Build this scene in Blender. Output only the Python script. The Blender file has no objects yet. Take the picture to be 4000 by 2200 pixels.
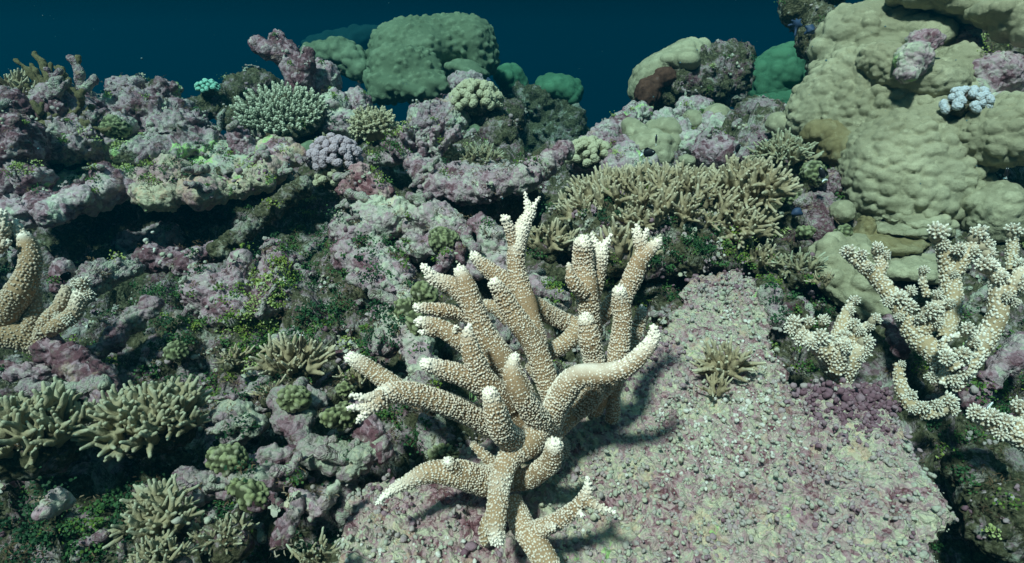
import bpy, math, random
import numpy as np
import openvdb as vdb
from mathutils import Vector, Matrix, Quaternion

# ------------------------------------------------------------------ camera, water, light
SC = bpy.context.scene
COL = SC.collection
R = math.radians
CAM = np.array((0.0, 0.0, 0.95)); PITCH = R(20.0); HF = R(80.0)
FPX = 2000.0 / math.tan(HF / 2)
FW = np.array((0, math.cos(PITCH), -math.sin(PITCH))); UP = np.array((0, math.sin(PITCH), math.cos(PITCH))); RT = np.array((1.0, 0, 0))
cd = bpy.data.cameras.new('camera'); cam = bpy.data.objects.new('camera', cd); COL.objects.link(cam)
cam.location = CAM; cam.rotation_euler = (R(90) - PITCH, 0, 0)
cd.sensor_width = 36; cd.lens = 18 / math.tan(HF / 2); cd.clip_start = 0.02; cd.clip_end = 200
SC.camera = cam

W = bpy.data.worlds.new("World"); SC.world = W; W.use_nodes = True
nt = W.node_tree; nt.nodes.clear()
wo = nt.nodes.new('ShaderNodeOutputWorld'); bg = nt.nodes.new('ShaderNodeBackground')
tc = nt.nodes.new('ShaderNodeTexCoord'); sx = nt.nodes.new('ShaderNodeSeparateXYZ'); rp = nt.nodes.new('ShaderNodeValToRGB'); mr = nt.nodes.new('ShaderNodeMapRange')
nt.links.new(tc.outputs['Generated'], sx.inputs[0]); nt.links.new(sx.outputs['Z'], mr.inputs[0])
mr.inputs[1].default_value = -1; mr.inputs[2].default_value = 1
nt.links.new(mr.outputs[0], rp.inputs[0]); nt.links.new(rp.outputs[0], bg.inputs[0]); nt.links.new(bg.outputs[0], wo.inputs[0])
# open water seen in every direction: dark below, blue at eye level, bright towards the surface overhead
el = rp.color_ramp.elements
el[0].position = 0.0; el[0].color = (0.0005, 0.010, 0.018, 1)
el[1].position = 1.0; el[1].color = (0.26, 0.42, 0.46, 1)
for p_, c_ in ((0.46, (0.0005, 0.016, 0.028, 1)), (0.505, (0.0005, 0.014, 0.026, 1)), (0.56, (0.0003, 0.006, 0.014, 1)), (0.70, (0.012, 0.05, 0.065, 1)), (0.86, (0.14, 0.23, 0.26, 1))):
    e = el.new(p_); e.color = c_
bg.inputs[1].default_value = 1.0

SUN_DIR = np.array((-0.30, -0.52, 0.80)); SUN_DIR /= np.linalg.norm(SUN_DIR)   # towards the light
sd = bpy.data.lights.new('sun', 'SUN'); sd.energy = 5.0; sd.angle = R(5.0); sd.color = (1.0, 0.83, 0.72)
so = bpy.data.objects.new('sun', sd); COL.objects.link(so); so.location = (0, 0, 6)
so.rotation_euler = Vector(SUN_DIR).to_track_quat('Z', 'Y').to_euler()
SC.view_settings.view_transform = 'Standard'; SC.view_settings.look = 'None'; SC.view_settings.exposure = 0.60; SC.view_settings.gamma = 1.0
SC.view_settings.use_curve_mapping = False
SC.cycles.volume_bounces = 0; SC.cycles.max_bounces = 6; SC.cycles.volume_step_rate = 1
SC.cycles.use_denoising = True

# ------------------------------------------------------------------ small maths
def P(px, py, d):
    return CAM + d * (FW + RT * (px - 2000) / FPX - UP * (py - 1100) / FPX)
def S(px, d): return px * d / FPX
def _h(ix, iy, iz, seed):
    with np.errstate(over='ignore'):
        h = (ix.astype(np.int64) * 73856093) ^ (iy.astype(np.int64) * 19349663) ^ (iz.astype(np.int64) * 83492791) ^ (seed * 2654435761 & 0xffffffff)
        h = h.astype(np.uint32)
        h ^= h >> np.uint32(16); h *= np.uint32(0x7feb352d); h ^= h >> np.uint32(15); h *= np.uint32(0x846ca68b); h ^= h >> np.uint32(16)
    return h
def _f(h): return h.astype(np.float64) / 4294967296.0
def vnoise(p, s, seed=0):
    q = p * s; i = np.floor(q); f = q - i; f = f * f * (3 - 2 * f); i = i.astype(np.int64); out = np.zeros(len(p))
    for dx in (0, 1):
        wx = f[:, 0] if dx else 1 - f[:, 0]
        for dy in (0, 1):
            wy = f[:, 1] if dy else 1 - f[:, 1]
            for dz in (0, 1):
                wz = f[:, 2] if dz else 1 - f[:, 2]
                out += wx * wy * wz * _f(_h(i[:, 0] + dx, i[:, 1] + dy, i[:, 2] + dz, seed))
    return out * 2 - 1
def fbm(p, s, n=3, seed=0, g=0.5):
    o = np.zeros(len(p)); a = 1.0
    for k in range(n):
        o += a * vnoise(p, s * 2.03 ** k, seed + 17 * k); a *= g
    return o
def worley(p, s, seed=0, flat=False, jit=0.85):
    N = len(p); F = np.empty(N); ID = np.empty(N)
    for c0 in range(0, N, 200000):
        q = p[c0:c0 + 200000] * s; i = np.floor(q).astype(np.int64); best = np.full(len(q), 9.0); bid = np.zeros(len(q))
        for dx in (-1, 0, 1):
            for dy in (-1, 0, 1):
                for dz in ((0,) if flat else (-1, 0, 1)):
                    cx, cy, cz = i[:, 0] + dx, i[:, 1] + dy, (i[:, 2] * 0 if flat else i[:, 2] + dz)
                    h = _h(cx, cy, cz, seed)
                    ox = _f(h); oy = _f(_h(cx, cy, cz, seed + 101)); oz = 0.5 if flat else _f(_h(cx, cy, cz, seed + 202))
                    d = (cx + 0.5 + (ox - .5) * jit - q[:, 0]) ** 2 + (cy + .5 + (oy - .5) * jit - q[:, 1]) ** 2
                    if not flat: d = d + (cz + .5 + (oz - .5) * jit - q[:, 2]) ** 2
                    m = d < best; best[m] = d[m]; bid[m] = _f(h * np.uint32(747796405))[m]
        F[c0:c0 + 200000] = np.sqrt(best); ID[c0:c0 + 200000] = bid
    return F, ID
def dome(F, r=0.8): return np.sqrt(np.clip(1 - (F / r) ** 2, 0, 1))
def rotm(axis, a): return np.array(Matrix.Rotation(a, 3, Vector(axis)))
def align(n, spin=0.0):                                  # matrix turning +Z onto n
    q = Vector(n).to_track_quat('Z', 'Y'); return np.array((q.to_matrix() @ Matrix.Rotation(spin, 3, 'Z')))

# ------------------------------------------------------------------ objects
def mk(name, V, F, mat, parent=None, smooth=True, attrs=None, loc=None):
    """one mesh object from numpy arrays; F is a list of (n,3) / (n,4) index arrays"""
    me = bpy.data.meshes.new(name); V = np.asarray(V, dtype=np.float32)
    if not isinstance(F, (list, tuple)): F = [F]
    F = [np.asarray(f, dtype=np.int32) for f in F if len(f)]
    me.vertices.add(len(V)); me.vertices.foreach_set('co', V.ravel())
    idx = np.concatenate([f.ravel() for f in F]); cnt = np.concatenate([np.full(len(f), f.shape[1], dtype=np.int32) for f in F])
    st = np.concatenate(([0], np.cumsum(cnt)[:-1])).astype(np.int32)
    me.loops.add(len(idx)); me.loops.foreach_set('vertex_index', idx)
    me.polygons.add(len(cnt)); me.polygons.foreach_set('loop_start', st); me.polygons.foreach_set('loop_total', cnt)
    if smooth: me.polygons.foreach_set('use_smooth', np.ones(len(cnt), dtype=bool))
    for k, a in (attrs or {}).items():
        at = me.attributes.new(k, 'FLOAT', 'POINT'); at.data.foreach_set('value', np.asarray(a, dtype=np.float32))
    me.update(calc_edges=True); me.validate()
    if mat: me.materials.append(mat)
    o = bpy.data.objects.new(name, me); COL.objects.link(o)
    if parent is not None: o.parent = parent
    if loc is not None: o.location = loc
    return o
def tag(o, label, cat, group=None):
    o['label'] = label; o['category'] = cat
    if group: o['group'] = group
    return o
def thing(name, label, cat, loc=(0, 0, 0), group=None):
    o = bpy.data.objects.new(name, None); COL.objects.link(o); o.location = loc; o.empty_display_size = .05
    return tag(o, label, cat, group)
def put(o, loc, rot, sc):                                # place a child inside its thing (thing has only a location)
    o.matrix_basis = Matrix.Translation(Vector(loc)) @ Matrix(rot.tolist()).to_4x4() @ Matrix.Diagonal((*((sc,) * 3 if np.isscalar(sc) else sc), 1))
def dupc(o, parent):
    c = o.copy(); COL.objects.link(c); c.parent = parent; return c

def vnorm(V, F):
    n = np.zeros_like(V)
    for f in F:
        if not len(f): continue
        a, b, c = V[f[:, 0]], V[f[:, 1]], V[f[:, 2]]
        fn = np.cross(b - a, c - a) if f.shape[1] == 3 else np.cross(c - a, V[f[:, 3]] - b)
        for k in range(f.shape[1]):
            for ax in range(3): n[:, ax] += np.bincount(f[:, k], fn[:, ax], len(V))
    return n / np.maximum(np.linalg.norm(n, axis=1), 1e-12)[:, None]

class SDF:
    """solid built from soft-joined ellipsoids and capsules, meshed on a voxel grid"""
    def __init__(s, vox, k=0.02): s.vox = vox; s.k = k; s.pr = []; s.cut = []
    def ell(s, c, r, rot=None, k=None): s.pr.append(('e', np.array(c, float), np.array((r,) * 3 if np.isscalar(r) else r, float), rot, s.k if k is None else k)); return s
    def cap(s, a, b, ra, rb, k=None): s.pr.append(('c', np.array(a, float), np.array(b, float), (ra, rb), s.k if k is None else k)); return s
    def sub(s, c, r, rot=None): s.cut.append(('e', np.array(c, float), np.array((r,) * 3 if np.isscalar(r) else r, float), rot, s.k)); return s
    def _box(s, p, m):
        if p[0] == 'e': rr = np.full(3, p[2].max()) if p[3] is not None else p[2]; return p[1] - rr - m, p[1] + rr + m
        r = max(p[3]); return np.minimum(p[1], p[2]) - r - m, np.maximum(p[1], p[2]) + r + m
    def _d(s, p, X, Y, Z):
        if p[0] == 'e':
            q = np.stack((X - p[1][0], Y - p[1][1], Z - p[1][2]), -1)
            if p[3] is not None: q = q @ p[3]
            k0 = np.sqrt(((q / p[2]) ** 2).sum(-1)); k1 = np.sqrt(((q / p[2] ** 2) ** 2).sum(-1)) + 1e-9
            return k0 * (k0 - 1) / k1
        a, b = p[1], p[2]; ab = b - a; l2 = max((ab ** 2).sum(), 1e-12)
        t = np.clip(((X - a[0]) * ab[0] + (Y - a[1]) * ab[1] + (Z - a[2]) * ab[2]) / l2, 0, 1)
        return np.sqrt((X - a[0] - t * ab[0]) ** 2 + (Y - a[1] - t * ab[1]) ** 2 + (Z - a[2] - t * ab[2]) ** 2) - (p[3][0] + (p[3][1] - p[3][0]) * t)
    def mesh(s, warp=None, adapt=0.0):
        v = s.vox; pad = 4 * v
        bs = [s._box(p, pad + p[4]) for p in s.pr]; lo = np.min([b[0] for b in bs], 0); hi = np.max([b[1] for b in bs], 0)
        n = np.ceil((hi - lo) / v).astype(int) + 1; A = np.full(tuple(n), 1.0, dtype=np.float32)
        for p, b in list(zip(s.pr, bs)) + [(c, None) for c in s.cut]:
            if b is None: b = s._box(p, 2 * v)
            i0 = np.clip(np.floor((b[0] - lo) / v).astype(int), 0, n); i1 = np.clip(np.ceil((b[1] - lo) / v).astype(int) + 1, 0, n)
            if (i1 <= i0).any(): continue
            X, Y, Z = np.meshgrid(*[lo[a] + v * np.arange(i0[a], i1[a]) for a in range(3)], indexing='ij')
            D = s._d(p, X, Y, Z); sl = tuple(slice(i0[a], i1[a]) for a in range(3)); O = A[sl]
            if p in s.cut if False else any(p is c for c in s.cut): A[sl] = np.maximum(O, -D)
            else:
                k = max(p[4], 1e-6); h = np.clip(k - np.abs(O - D), 0, None) / k
                A[sl] = np.minimum(O, D) - h * h * k * 0.25
        g = vdb.FloatGrid(1.0); g.copyFromArray(A); V, T, Q = (None, None, None)
        V, T, Q = g.convertToPolygons(0.0, adapt)
        V = V.astype(float) * v + lo
        F = [f[:, ::-1] for f in (T, Q) if len(f)]
        if s_area(V, F) < 0: F = [f[:, ::-1] for f in F]
        return V, F
def s_area(V, F):
    t = 0.0
    for f in F: t += np.einsum('ij,ij->', V[f[:, 0]], np.cross(V[f[:, 1]], V[f[:, 2]]))
    return t
def displace(V, F, fn):
    N = vnorm(V, F); return V + N * np.asarray(fn(V))[:, None]

def catmull(P_, n):
    P_ = np.asarray(P_, float); Q = np.vstack((2 * P_[0] - P_[1], P_, 2 * P_[-1] - P_[-2])); out = []
    for i in range(1, len(Q) - 2):
        p0, p1, p2, p3 = Q[i - 1:i + 3]
        for t in np.linspace(0, 1, n, endpoint=False):
            out.append(.5 * ((2 * p1) + (-p0 + p2) * t + (2 * p0 - 5 * p1 + 4 * p2 - p3) * t * t + (-p0 + 3 * p1 - 3 * p2 + p3) * t ** 3))
    out.append(Q[-2]); return np.array(out)
def sweep(pts, rad, seg=14, rough=0.0, seed=0):
    """tube along pts with a rounded far end; returns V, F, frames"""
    pts = np.asarray(pts, float); rad = np.asarray(rad, float)
    T = np.gradient(pts, axis=0); T /= np.linalg.norm(T, axis=1)[:, None] + 1e-12
    last, rt, tt = pts[-1], rad[-1], T[-1]                # round end
    ang = np.linspace(0, math.pi / 2, 6)[1:-1]
    pts = np.vstack((pts, [last + tt * rt * math.sin(a) for a in ang])); rad = np.concatenate((rad, [rt * math.cos(a) for a in ang])); T = np.vstack((T, np.repeat(tt[None], len(ang), 0)))
    n = len(pts); U = np.zeros((n, 3)); u = np.cross(T[0], (0.3, 0.5, 0.81)); u /= np.linalg.norm(u)
    for i in range(n):
        u = u - T[i] * u.dot(T[i]); u /= np.linalg.norm(u); U[i] = u
    B = np.cross(T, U); th = np.linspace(0, 2 * math.pi, seg, endpoint=False)
    D = U[:, None, :] * np.cos(th)[None, :, None] + B[:, None, :] * np.sin(th)[None, :, None]
    V = (pts[:, None, :] + D * rad[:, None, None]).reshape(-1, 3)
    if rough: V = V + D.reshape(-1, 3) * (fbm(V, 1 / (3.2 * rad.max()), 2, seed) * rough * rad.max())[:, None]
    V = np.vstack((V, last + tt * rt)); i = np.arange(n - 1)[:, None] * seg + np.arange(seg)[None]; j = np.arange(n - 1)[:, None] * seg + (np.arange(seg) + 1)[None] % seg
    Q = np.stack((i, j, j + seg, i + seg), -1).reshape(-1, 4)
    e = (n - 1) * seg + np.arange(seg); T3 = np.stack((e, (n - 1) * seg + (np.arange(seg) + 1) % seg, np.full(seg, n * seg)), -1)
    return V, [T3, Q], (pts, T, U, B, rad)

def join(parts):
    """[(V, [F..], {attr: arr})] -> one"""
    Vs, Fs, off, at = [], {3: [], 4: []}, 0, {}
    for V, F, A in parts:
        for f in F: Fs[f.shape[1]].append(f + off)
        Vs.append(V); off += len(V)
        for k, a in A.items(): at.setdefault(k, []).append(a)
    return np.vstack(Vs), [np.vstack(f) for f in Fs.values() if f], {k: np.concatenate(a) for k, a in at.items()}
def stamp(tV, tF, pos, rots, sc, **extra):
    """copies of a template merged into one array mesh; sc (n,) or (n,3)"""
    n, m = len(pos), len(tV); sc = np.asarray(sc); sc = np.repeat(sc[:, None], 3, 1) if sc.ndim == 1 else sc
    V = np.einsum('nij,nmj->nmi', rots, tV[None] * sc[:, None, :]) + pos[:, None, :]
    F = [(f[None] + (np.arange(n) * m)[:, None, None]).reshape(-1, f.shape[1]) for f in tF]
    return V.reshape(-1, 3), F
def frames(N, rng):
    """random spin frames (n,3,3) turning +Z onto each normal"""
    N = N / (np.linalg.norm(N, axis=1)[:, None] + 1e-12); a = rng.normal(size=N.shape); X = np.cross(a, N); X /= np.linalg.norm(X, axis=1)[:, None] + 1e-12
    return np.stack((X, np.cross(N, X), N), -1)
def ico(sub=2):
    import bmesh
    bm = bmesh.new(); bmesh.ops.create_icosphere(bm, subdivisions=sub, radius=1.0); V = np.array([v.co[:] for v in bm.verts]); F = np.array([[v.index for v in f.verts] for f in bm.faces]); bm.free()
    return V, [F]

# ------------------------------------------------------------------ materials
def newmat(name, rough=0.85, spec=0.12):
    m = bpy.data.materials.new(name); m.use_nodes = True; n = m.node_tree; b = n.nodes['Principled BSDF']
    b.inputs['Roughness'].default_value = rough; b.inputs['Specular IOR Level'].default_value = spec
    return m, n, b
class G:
    """small wrapper round a node tree"""
    def __init__(s, n): s.n = n; s.tc = n.nodes.new('ShaderNodeTexCoord').outputs['Object']
    def node(s, t, **kw):
        o = s.n.nodes.new(t)
        for k, v in kw.items(): setattr(o, k, v)
        return o
    def link(s, a, b): s.n.links.new(a, b)
    def noise(s, sc, det=4, rough=.6, dist=0.0, w=None):
        o = s.node('ShaderNodeTexNoise'); o.inputs['Scale'].default_value = sc; o.inputs['Detail'].default_value = det; o.inputs['Roughness'].default_value = rough; o.inputs['Distortion'].default_value = dist
        s.link(w or s.tc, o.inputs['Vector']); return o.outputs['Fac']
    def vor(s, sc, out='Color', feat='F1', w=None):
        o = s.node('ShaderNodeTexVoronoi', feature=feat); o.inputs['Scale'].default_value = sc; s.link(w or s.tc, o.inputs['Vector']); return o.outputs[out]
    def warp(s, sc, amt):
        o = s.node('ShaderNodeTexNoise'); o.inputs['Scale'].default_value = sc; s.link(s.tc, o.inputs['Vector'])
        a = s.node('ShaderNodeVectorMath', operation='MULTIPLY_ADD'); s.link(o.outputs['Color'], a.inputs[0]); a.inputs[1].default_value = (amt,) * 3; s.link(s.tc, a.inputs[2]); return a.outputs[0]
    def red(s, c): o = s.node('ShaderNodeSeparateColor'); s.link(c, o.inputs[0]); return o.outputs[0]
    def math(s, op, a, b=0.0, c=None, clamp=False):
        o = s.node('ShaderNodeMath', operation=op, use_clamp=clamp)
        for i, v in enumerate((a, b, c)):
            if v is None: continue
            if isinstance(v, (int, float)): o.inputs[i].default_value = v
            else: s.link(v, o.inputs[i])
        return o.outputs[0]
    def ramp(s, f, stops, mode='LINEAR'):
        o = s.node('ShaderNodeValToRGB'); o.color_ramp.interpolation = mode; e = o.color_ramp.elements
        e[0].position, e[0].color = stops[0][0], (*stops[0][1], 1); e[1].position, e[1].color = stops[-1][0], (*stops[-1][1], 1)
        for p_, c_ in stops[1:-1]: x = e.new(p_); x.color = (*c_, 1)
        s.link(f, o.inputs[0]); return o.outputs[0]
    def step(s, f, a, b):
        o = s.node('ShaderNodeMapRange', interpolation_type='SMOOTHSTEP'); s.link(f, o.inputs[0]); o.inputs[1].default_value = a; o.inputs[2].default_value = b; return o.outputs[0]
    def mix(s, f, a, b, mode='MIX'):
        o = s.node('ShaderNodeMix', data_type='RGBA', blend_type=mode)
        for i, v in ((0, f), (6, a), (7, b)):
            if isinstance(v, (int, float)): o.inputs[i].default_value = v
            elif isinstance(v, tuple): o.inputs[i].default_value = (*v, 1)
            else: s.link(v, o.inputs[i])
        return o.outputs[2]
    def attr(s, name): return s.node('ShaderNodeAttribute', attribute_name=name).outputs['Fac']
    def objrand(s): return s.node('ShaderNodeObjectInfo').outputs['Random']
    def bump(s, h, dist, strength=1.0, prev=None):
        o = s.node('ShaderNodeBump'); o.inputs['Distance'].default_value = dist; o.inputs['Strength'].default_value = strength; s.link(h, o.inputs['Height'])
        if prev: s.link(prev, o.inputs['Normal'])
        return o.outputs[0]

def crust(name, pink=0.0, green=0.0, turf=0.0, lime=0.0, scale=1.0, bright=1.0, tan=0.0, fine=.6, film=.6):
    """encrusting coralline algae over dead coral: mauve, pink, pale green, cream and dark turf in patches"""
    m, n, b = newmat(name, 0.9, 0.08); g = G(n); w = g.warp(14 * scale, 0.05)
    f = g.math('ADD', g.math('MULTIPLY', g.noise(6.5 * scale, 6, .62, .5), 0.72 + .26 * (1 - fine)), g.math('MULTIPLY', g.red(g.vor(62 * scale, w=w)), 0.26 * fine))
    f = g.math('ADD', f, g.math('MULTIPLY', g.red(g.vor(120 * scale, w=w)), 0.16 * fine)); f = g.math('ADD', f, g.math('MULTIPLY', g.red(g.vor(24 * scale, w=w)), 0.20))
    f = g.math('ADD', f, -0.08 - .09 * fine + 0.10 * (green - pink) - .11); f = g.math('ADD', f, g.math('MULTIPLY', g.objrand(), .22)); f = g.math('ADD', g.math('MULTIPLY', f, 1.45), -.225)
    br_ = (bright,) * 3 if np.isscalar(bright) else bright; mul = lambda c: tuple(x * y for x, y in zip(c, br_))
    c = g.ramp(f, [(0.14, mul((.12, .055, .068))), (0.27, mul((.25, .150, .180))), (0.37, mul((.36, .255, .290))), (0.46, mul((.28, .220, .220))), (0.54, mul((.44, .375, .355))),
                   (0.62, mul((.30, .305, .250))), (0.70, mul((.39, .400, .320))), (0.79, mul((.46, .48, .36))), (0.90, mul((.48, .39, .30)))])
    c = g.mix(g.math('MULTIPLY', g.step(g.noise(42 * scale, 5, .75), .50, .62), film), c, mul((.31, .33, .27)))             # thin grey-green film
    c = g.mix(g.math('MULTIPLY', g.step(g.noise(9 * scale, 4, .7, .6), .60 - .03 * tan, .68), .6), c, mul((.40, .29, .21)))   # ochre
    t = g.step(g.noise(12 * scale, 7, .78, .5), .58 - .16 * turf, .68 - .16 * turf)
    c = g.mix(t, c, g.ramp(g.noise(90 * scale, 3), [(.3, (.025, .030, .018)), (.5, (.07, .065, .035)), (.7, (.15, .14, .09))]))
    c = g.mix(g.step(g.noise(7 * scale, 5, .7, .8), .665 - .07 * lime, .70 - .07 * lime), c, g.ramp(g.noise(70 * scale, 3), [(.35, (.20, .36, .12)), (.65, (.46, .60, .28))]))
    fl = g.math('MULTIPLY', g.step(g.noise(85 * scale, 3, .6), .70, .75), .7); c = g.mix(fl, c, (.62, .60, .54))
    dk = g.step(g.noise(60 * scale, 4, .75), .38, .28); c = g.mix(g.math('MULTIPLY', dk, .6), c, (.05, .045, .04))
    n.links.new(c, b.inputs['Base Color'])
    h = g.math('ADD', g.noise(150 * scale, 5, .75), g.math('MULTIPLY', g.vor(95 * scale, 'Distance', w=w), -1.1))
    n.links.new(g.bump(h, 0.0055, .9), b.inputs['Normal'])
    return m
M = {}
M['reef'] = crust('reef_crust', pink=.95, turf=1.0, bright=.85, lime=.05, scale=1.0)
M['slab'] = crust('slab_crust', film=.4, pink=.35, green=.2, turf=-.15, lime=.35, scale=1.3, bright=(1.22, 1.12, 1.06), fine=1.0, tan=1.3)
M['pink'] = crust('pink_crust', film=.2, pink=1.3, turf=-.05, scale=.85, bright=1.1)
M['pale'] = crust('pale_crust', film=.4, pink=.35, green=.25, turf=-.2, lime=.6, scale=.75, bright=1.12)
M['ledge'] = crust('ledge_crust', film=.15, pink=1.25, turf=-.5, lime=.7, scale=.7, tan=2.0, bright=1.3)
M['limey'] = crust('lime_crust', film=.3, pink=.3, green=.4, turf=.35, lime=1.1, scale=.7)
M['tanrock'] = crust('tan_crust', film=.2, pink=.3, green=.0, turf=-.2, lime=.6, tan=1.8, scale=.7, bright=(1.15, 1.0, .95))
M['deadwood'] = crust('dead_branch_crust', pink=.3, green=.3, turf=.35, lime=.3, scale=.9, bright=.86)
M['rubble'] = crust('rubble_crust', pink=.5, turf=.2, scale=1.6)
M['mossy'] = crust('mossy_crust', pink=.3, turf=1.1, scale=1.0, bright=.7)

def porites(name, col, mott, sc=1.0, bmp=1.0):
    m, n, b = newmat(name, .8, .12); g = G(n)
    c = g.mix(g.step(g.noise(4 * sc, 4, .6), .35, .65), col, mott)
    c = g.mix(g.attr('tint'), tuple(x * .86 for x in col), c); c = g.mix(g.math('MULTIPLY', g.step(g.attr('tint'), .6, 1.0), .35), c, tuple(min(1, x * 1.4) for x in mott))  # sunlit bead tops painted paler, along with the ridges' own pale pigment
    c = g.mix(g.math('MULTIPLY', g.step(g.noise(210 * sc, 4, .75), .42, .66), .32), c, tuple(x * .62 for x in col)); c = g.mix(g.math('MULTIPLY', g.step(g.noise(26 * sc, 5, .7), .52, .66), .5), c, tuple(x * 1.3 for x in mott)); c = g.mix(g.step(g.noise(48 * sc, 4, .7), .735, .75), c, (.55, .52, .42))
    c = g.mix(g.step(g.noise(13 * sc, 6, .75), .66, .72), c, tuple(min(1, x * 1.45) for x in mott))
    n.links.new(c, b.inputs['Base Color']); n.links.new(g.bump(g.math('ADD', g.noise(230 * sc, 4, .75), g.math('MULTIPLY', g.noise(60 * sc, 3), .8)), .005 * bmp, 1.0), b.inputs['Normal'])
    return m
def plain_(name, c):
    m, n, b = newmat(name, .9, .05); b.inputs['Base Color'].default_value = (*c, 1); return m
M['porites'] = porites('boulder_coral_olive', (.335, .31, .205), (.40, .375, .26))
M['porites_far'] = porites('boulder_coral_hazed', (.06, .15, .085), (.085, .19, .11))  # distance haze put into the colour: greener and dimmer than near colonies
M['hazed_rock'] = plain_('hazed_rock', (.03, .05, .05))  # haze fading painted as a darker colour, so the boulder barely shows
M['porites_mid'] = porites('boulder_coral_half_hazed', (.125, .17, .105), (.165, .215, .14))  # part of the water's teal fading is put into this darker tone
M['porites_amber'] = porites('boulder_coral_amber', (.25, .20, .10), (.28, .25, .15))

def coral_two(name, lo, hi, tipname='tint', bumpsc=260, bd=.0025):
    m, n, b = newmat(name, .75, .15); g = G(n); t = g.attr(tipname)
    lo2 = g.mix(g.noise(25, 4, .7), tuple(x * .62 for x in lo), tuple(min(1, x * 1.3) for x in lo))
    n.links.new(g.mix(t, lo2, hi), b.inputs['Base Color']); n.links.new(g.bump(g.noise(bumpsc, 3, .7), bd, .8), b.inputs['Normal'])
    return m
M['stag'] = coral_two('staghorn_tan', (.335, .225, .135), (.90, .85, .76))
M['stag_bush'] = coral_two('acropora_cluster', (.36, .255, .145), (.88, .85, .76), bumpsc=16)
M['stag_right'] = coral_two('clustered_acropora', (.42, .31, .19), (.90, .87, .80))
M['finger'] = coral_two('finger_coral_beige', (.31, .25, .155), (.54, .50, .37), bumpsc=30, bd=.0018)
M['finger_grey'] = coral_two('finger_coral_grey', (.27, .235, .145), (.40, .43, .32), bumpsc=30, bd=.0018)
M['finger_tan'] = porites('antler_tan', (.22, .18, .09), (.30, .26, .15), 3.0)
M['table'] = coral_two('table_coral', (.10, .105, .06), (.60, .62, .48))
M['lilac'] = coral_two('cauliflower_lilac', (.24, .16, .11), (.46, .36, .43), bumpsc=16)
M['tanpoc'] = coral_two('cauliflower_tan', (.22, .19, .10), (.46, .43, .30), bumpsc=16)
M['teal'] = coral_two('cauliflower_teal', (.06, .22, .17), (.30, .62, .50), bumpsc=16)
M['bluetip'] = coral_two('bluetip_coral', (.28, .21, .11), (.50, .55, .63), bumpsc=16)

m, n, b = newmat('green_brain_coral', .7, .15); g = G(n)
n.links.new(g.mix(g.attr('tint'), (.035, .040, .018), g.ramp(g.noise(40, 4), [(.35, (.20, .22, .10)), (.55, (.25, .27, .15)), (.7, (.36, .33, .26))])), b.inputs['Base Color']); n.links.new(g.bump(g.noise(300, 3), .002, .8), b.inputs['Normal']); M['brain'] = m
m, n, b = newmat('green_algae', .65, .2); g = G(n)
n.links.new(g.ramp(g.attr('tint'), [(0, (.012, .045, .018)), (.35, (.035, .095, .03)), (.6, (.075, .135, .025)), (.85, (.17, .21, .03)), (1, (.34, .38, .16))]), b.inputs['Base Color']); M['algae'] = m
m, n, b = newmat('red_brown_weed', .7, .1); g = G(n)
n.links.new(g.ramp(g.attr('tint'), [(0, (.05, .03, .02)), (.6, (.14, .09, .05)), (1, (.34, .30, .24))]), b.inputs['Base Color']); M['weed'] = m
m, n, b = newmat('nodule_crust', .85, .1); g = G(n)
n.links.new(g.mix(g.math('MULTIPLY', g.noise(160, 3, .7), .6), g.ramp(g.attr('tint'), [(0, (.18, .080, .12)), (.2, (.33, .21, .26)), (.4, (.45, .37, .37)), (.62, (.42, .40, .35)), (.8, (.48, .51, .40)), (.96, (.55, .50, .36)), (1, (.75, .72, .66))]), (.12, .10, .09)), b.inputs['Base Color'])
n.links.new(g.bump(g.noise(330, 3), .002, .8), b.inputs['Normal']); M['nodule'] = m
def plain(name, c, rough=.6, spec=.3):
    m, n, b = newmat(name, rough, spec); b.inputs['Base Color'].default_value = (*c, 1); return m
M['black'] = plain('fish_black', (.006, .006, .010)); M['white'] = plain('fish_white', (.75, .8, .82)); M['snow'] = plain('drifting_speck', (.06, .14, .17))
M['weed_plain'] = plain('fish_tan', (.16, .12, .08)); M['orange'] = plain('orange_sponge', (.55, .22, .03)); M['blue'] = plain('blue_sponge', (.025, .045, .10))
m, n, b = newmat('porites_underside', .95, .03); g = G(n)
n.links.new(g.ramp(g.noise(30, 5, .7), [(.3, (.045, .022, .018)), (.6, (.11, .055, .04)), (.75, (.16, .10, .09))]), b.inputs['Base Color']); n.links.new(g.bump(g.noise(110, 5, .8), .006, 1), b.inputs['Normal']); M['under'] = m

# ------------------------------------------------------------------ the reef ground
GB = [  # bumps and hollows of the ground: px, py, depth, radius m, height m
    (250, 480, 2.8, .50, .22), (600, 470, 2.9, .40, .10), (850, 560, 2.9, .20, -.14), (1180, 500, 2.9, .35, .16), (1500, 560, 2.9, .25, .10), (1900, 600, 2.9, .3, .10), (2330, 560, 3.0, .22, -.10),
    (1080, 450, 3.0, .3, .12), (2700, 520, 2.9, .4, .10), (3300, 600, 2.6, .5, .25), (3900, 400, 2.4, .6, .35), (3500, 1150, 2.0, .35, .10),
    (500, 900, 2.15, .35, -.16), (950, 900, 2.15, .20, -.10), (1850, 830, 2.3, .22, -.08), (150, 1420, 1.75, .25, -.12), (3850, 1900, 1.25, .35, -.40), (4100, 1500, 1.5, .3, -.12),
    (1000, 2050, 1.15, .20, -.10), (500, 2100, 1.05, .25, -.03), (1250, 1180, 1.8, .18, .04), (1550, 900, 2.05, .28, .10), (2300, 1500, 1.5, .3, -.10), (3250, 1500, 1.6, .15, -.10),
    (1550, 1650, 1.4, .10, -.10), (2500, 2300, 1.1, .5, -.12)]
_gb = [(P(a, b, c), r, h) for a, b, c, r, h in GB]
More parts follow.
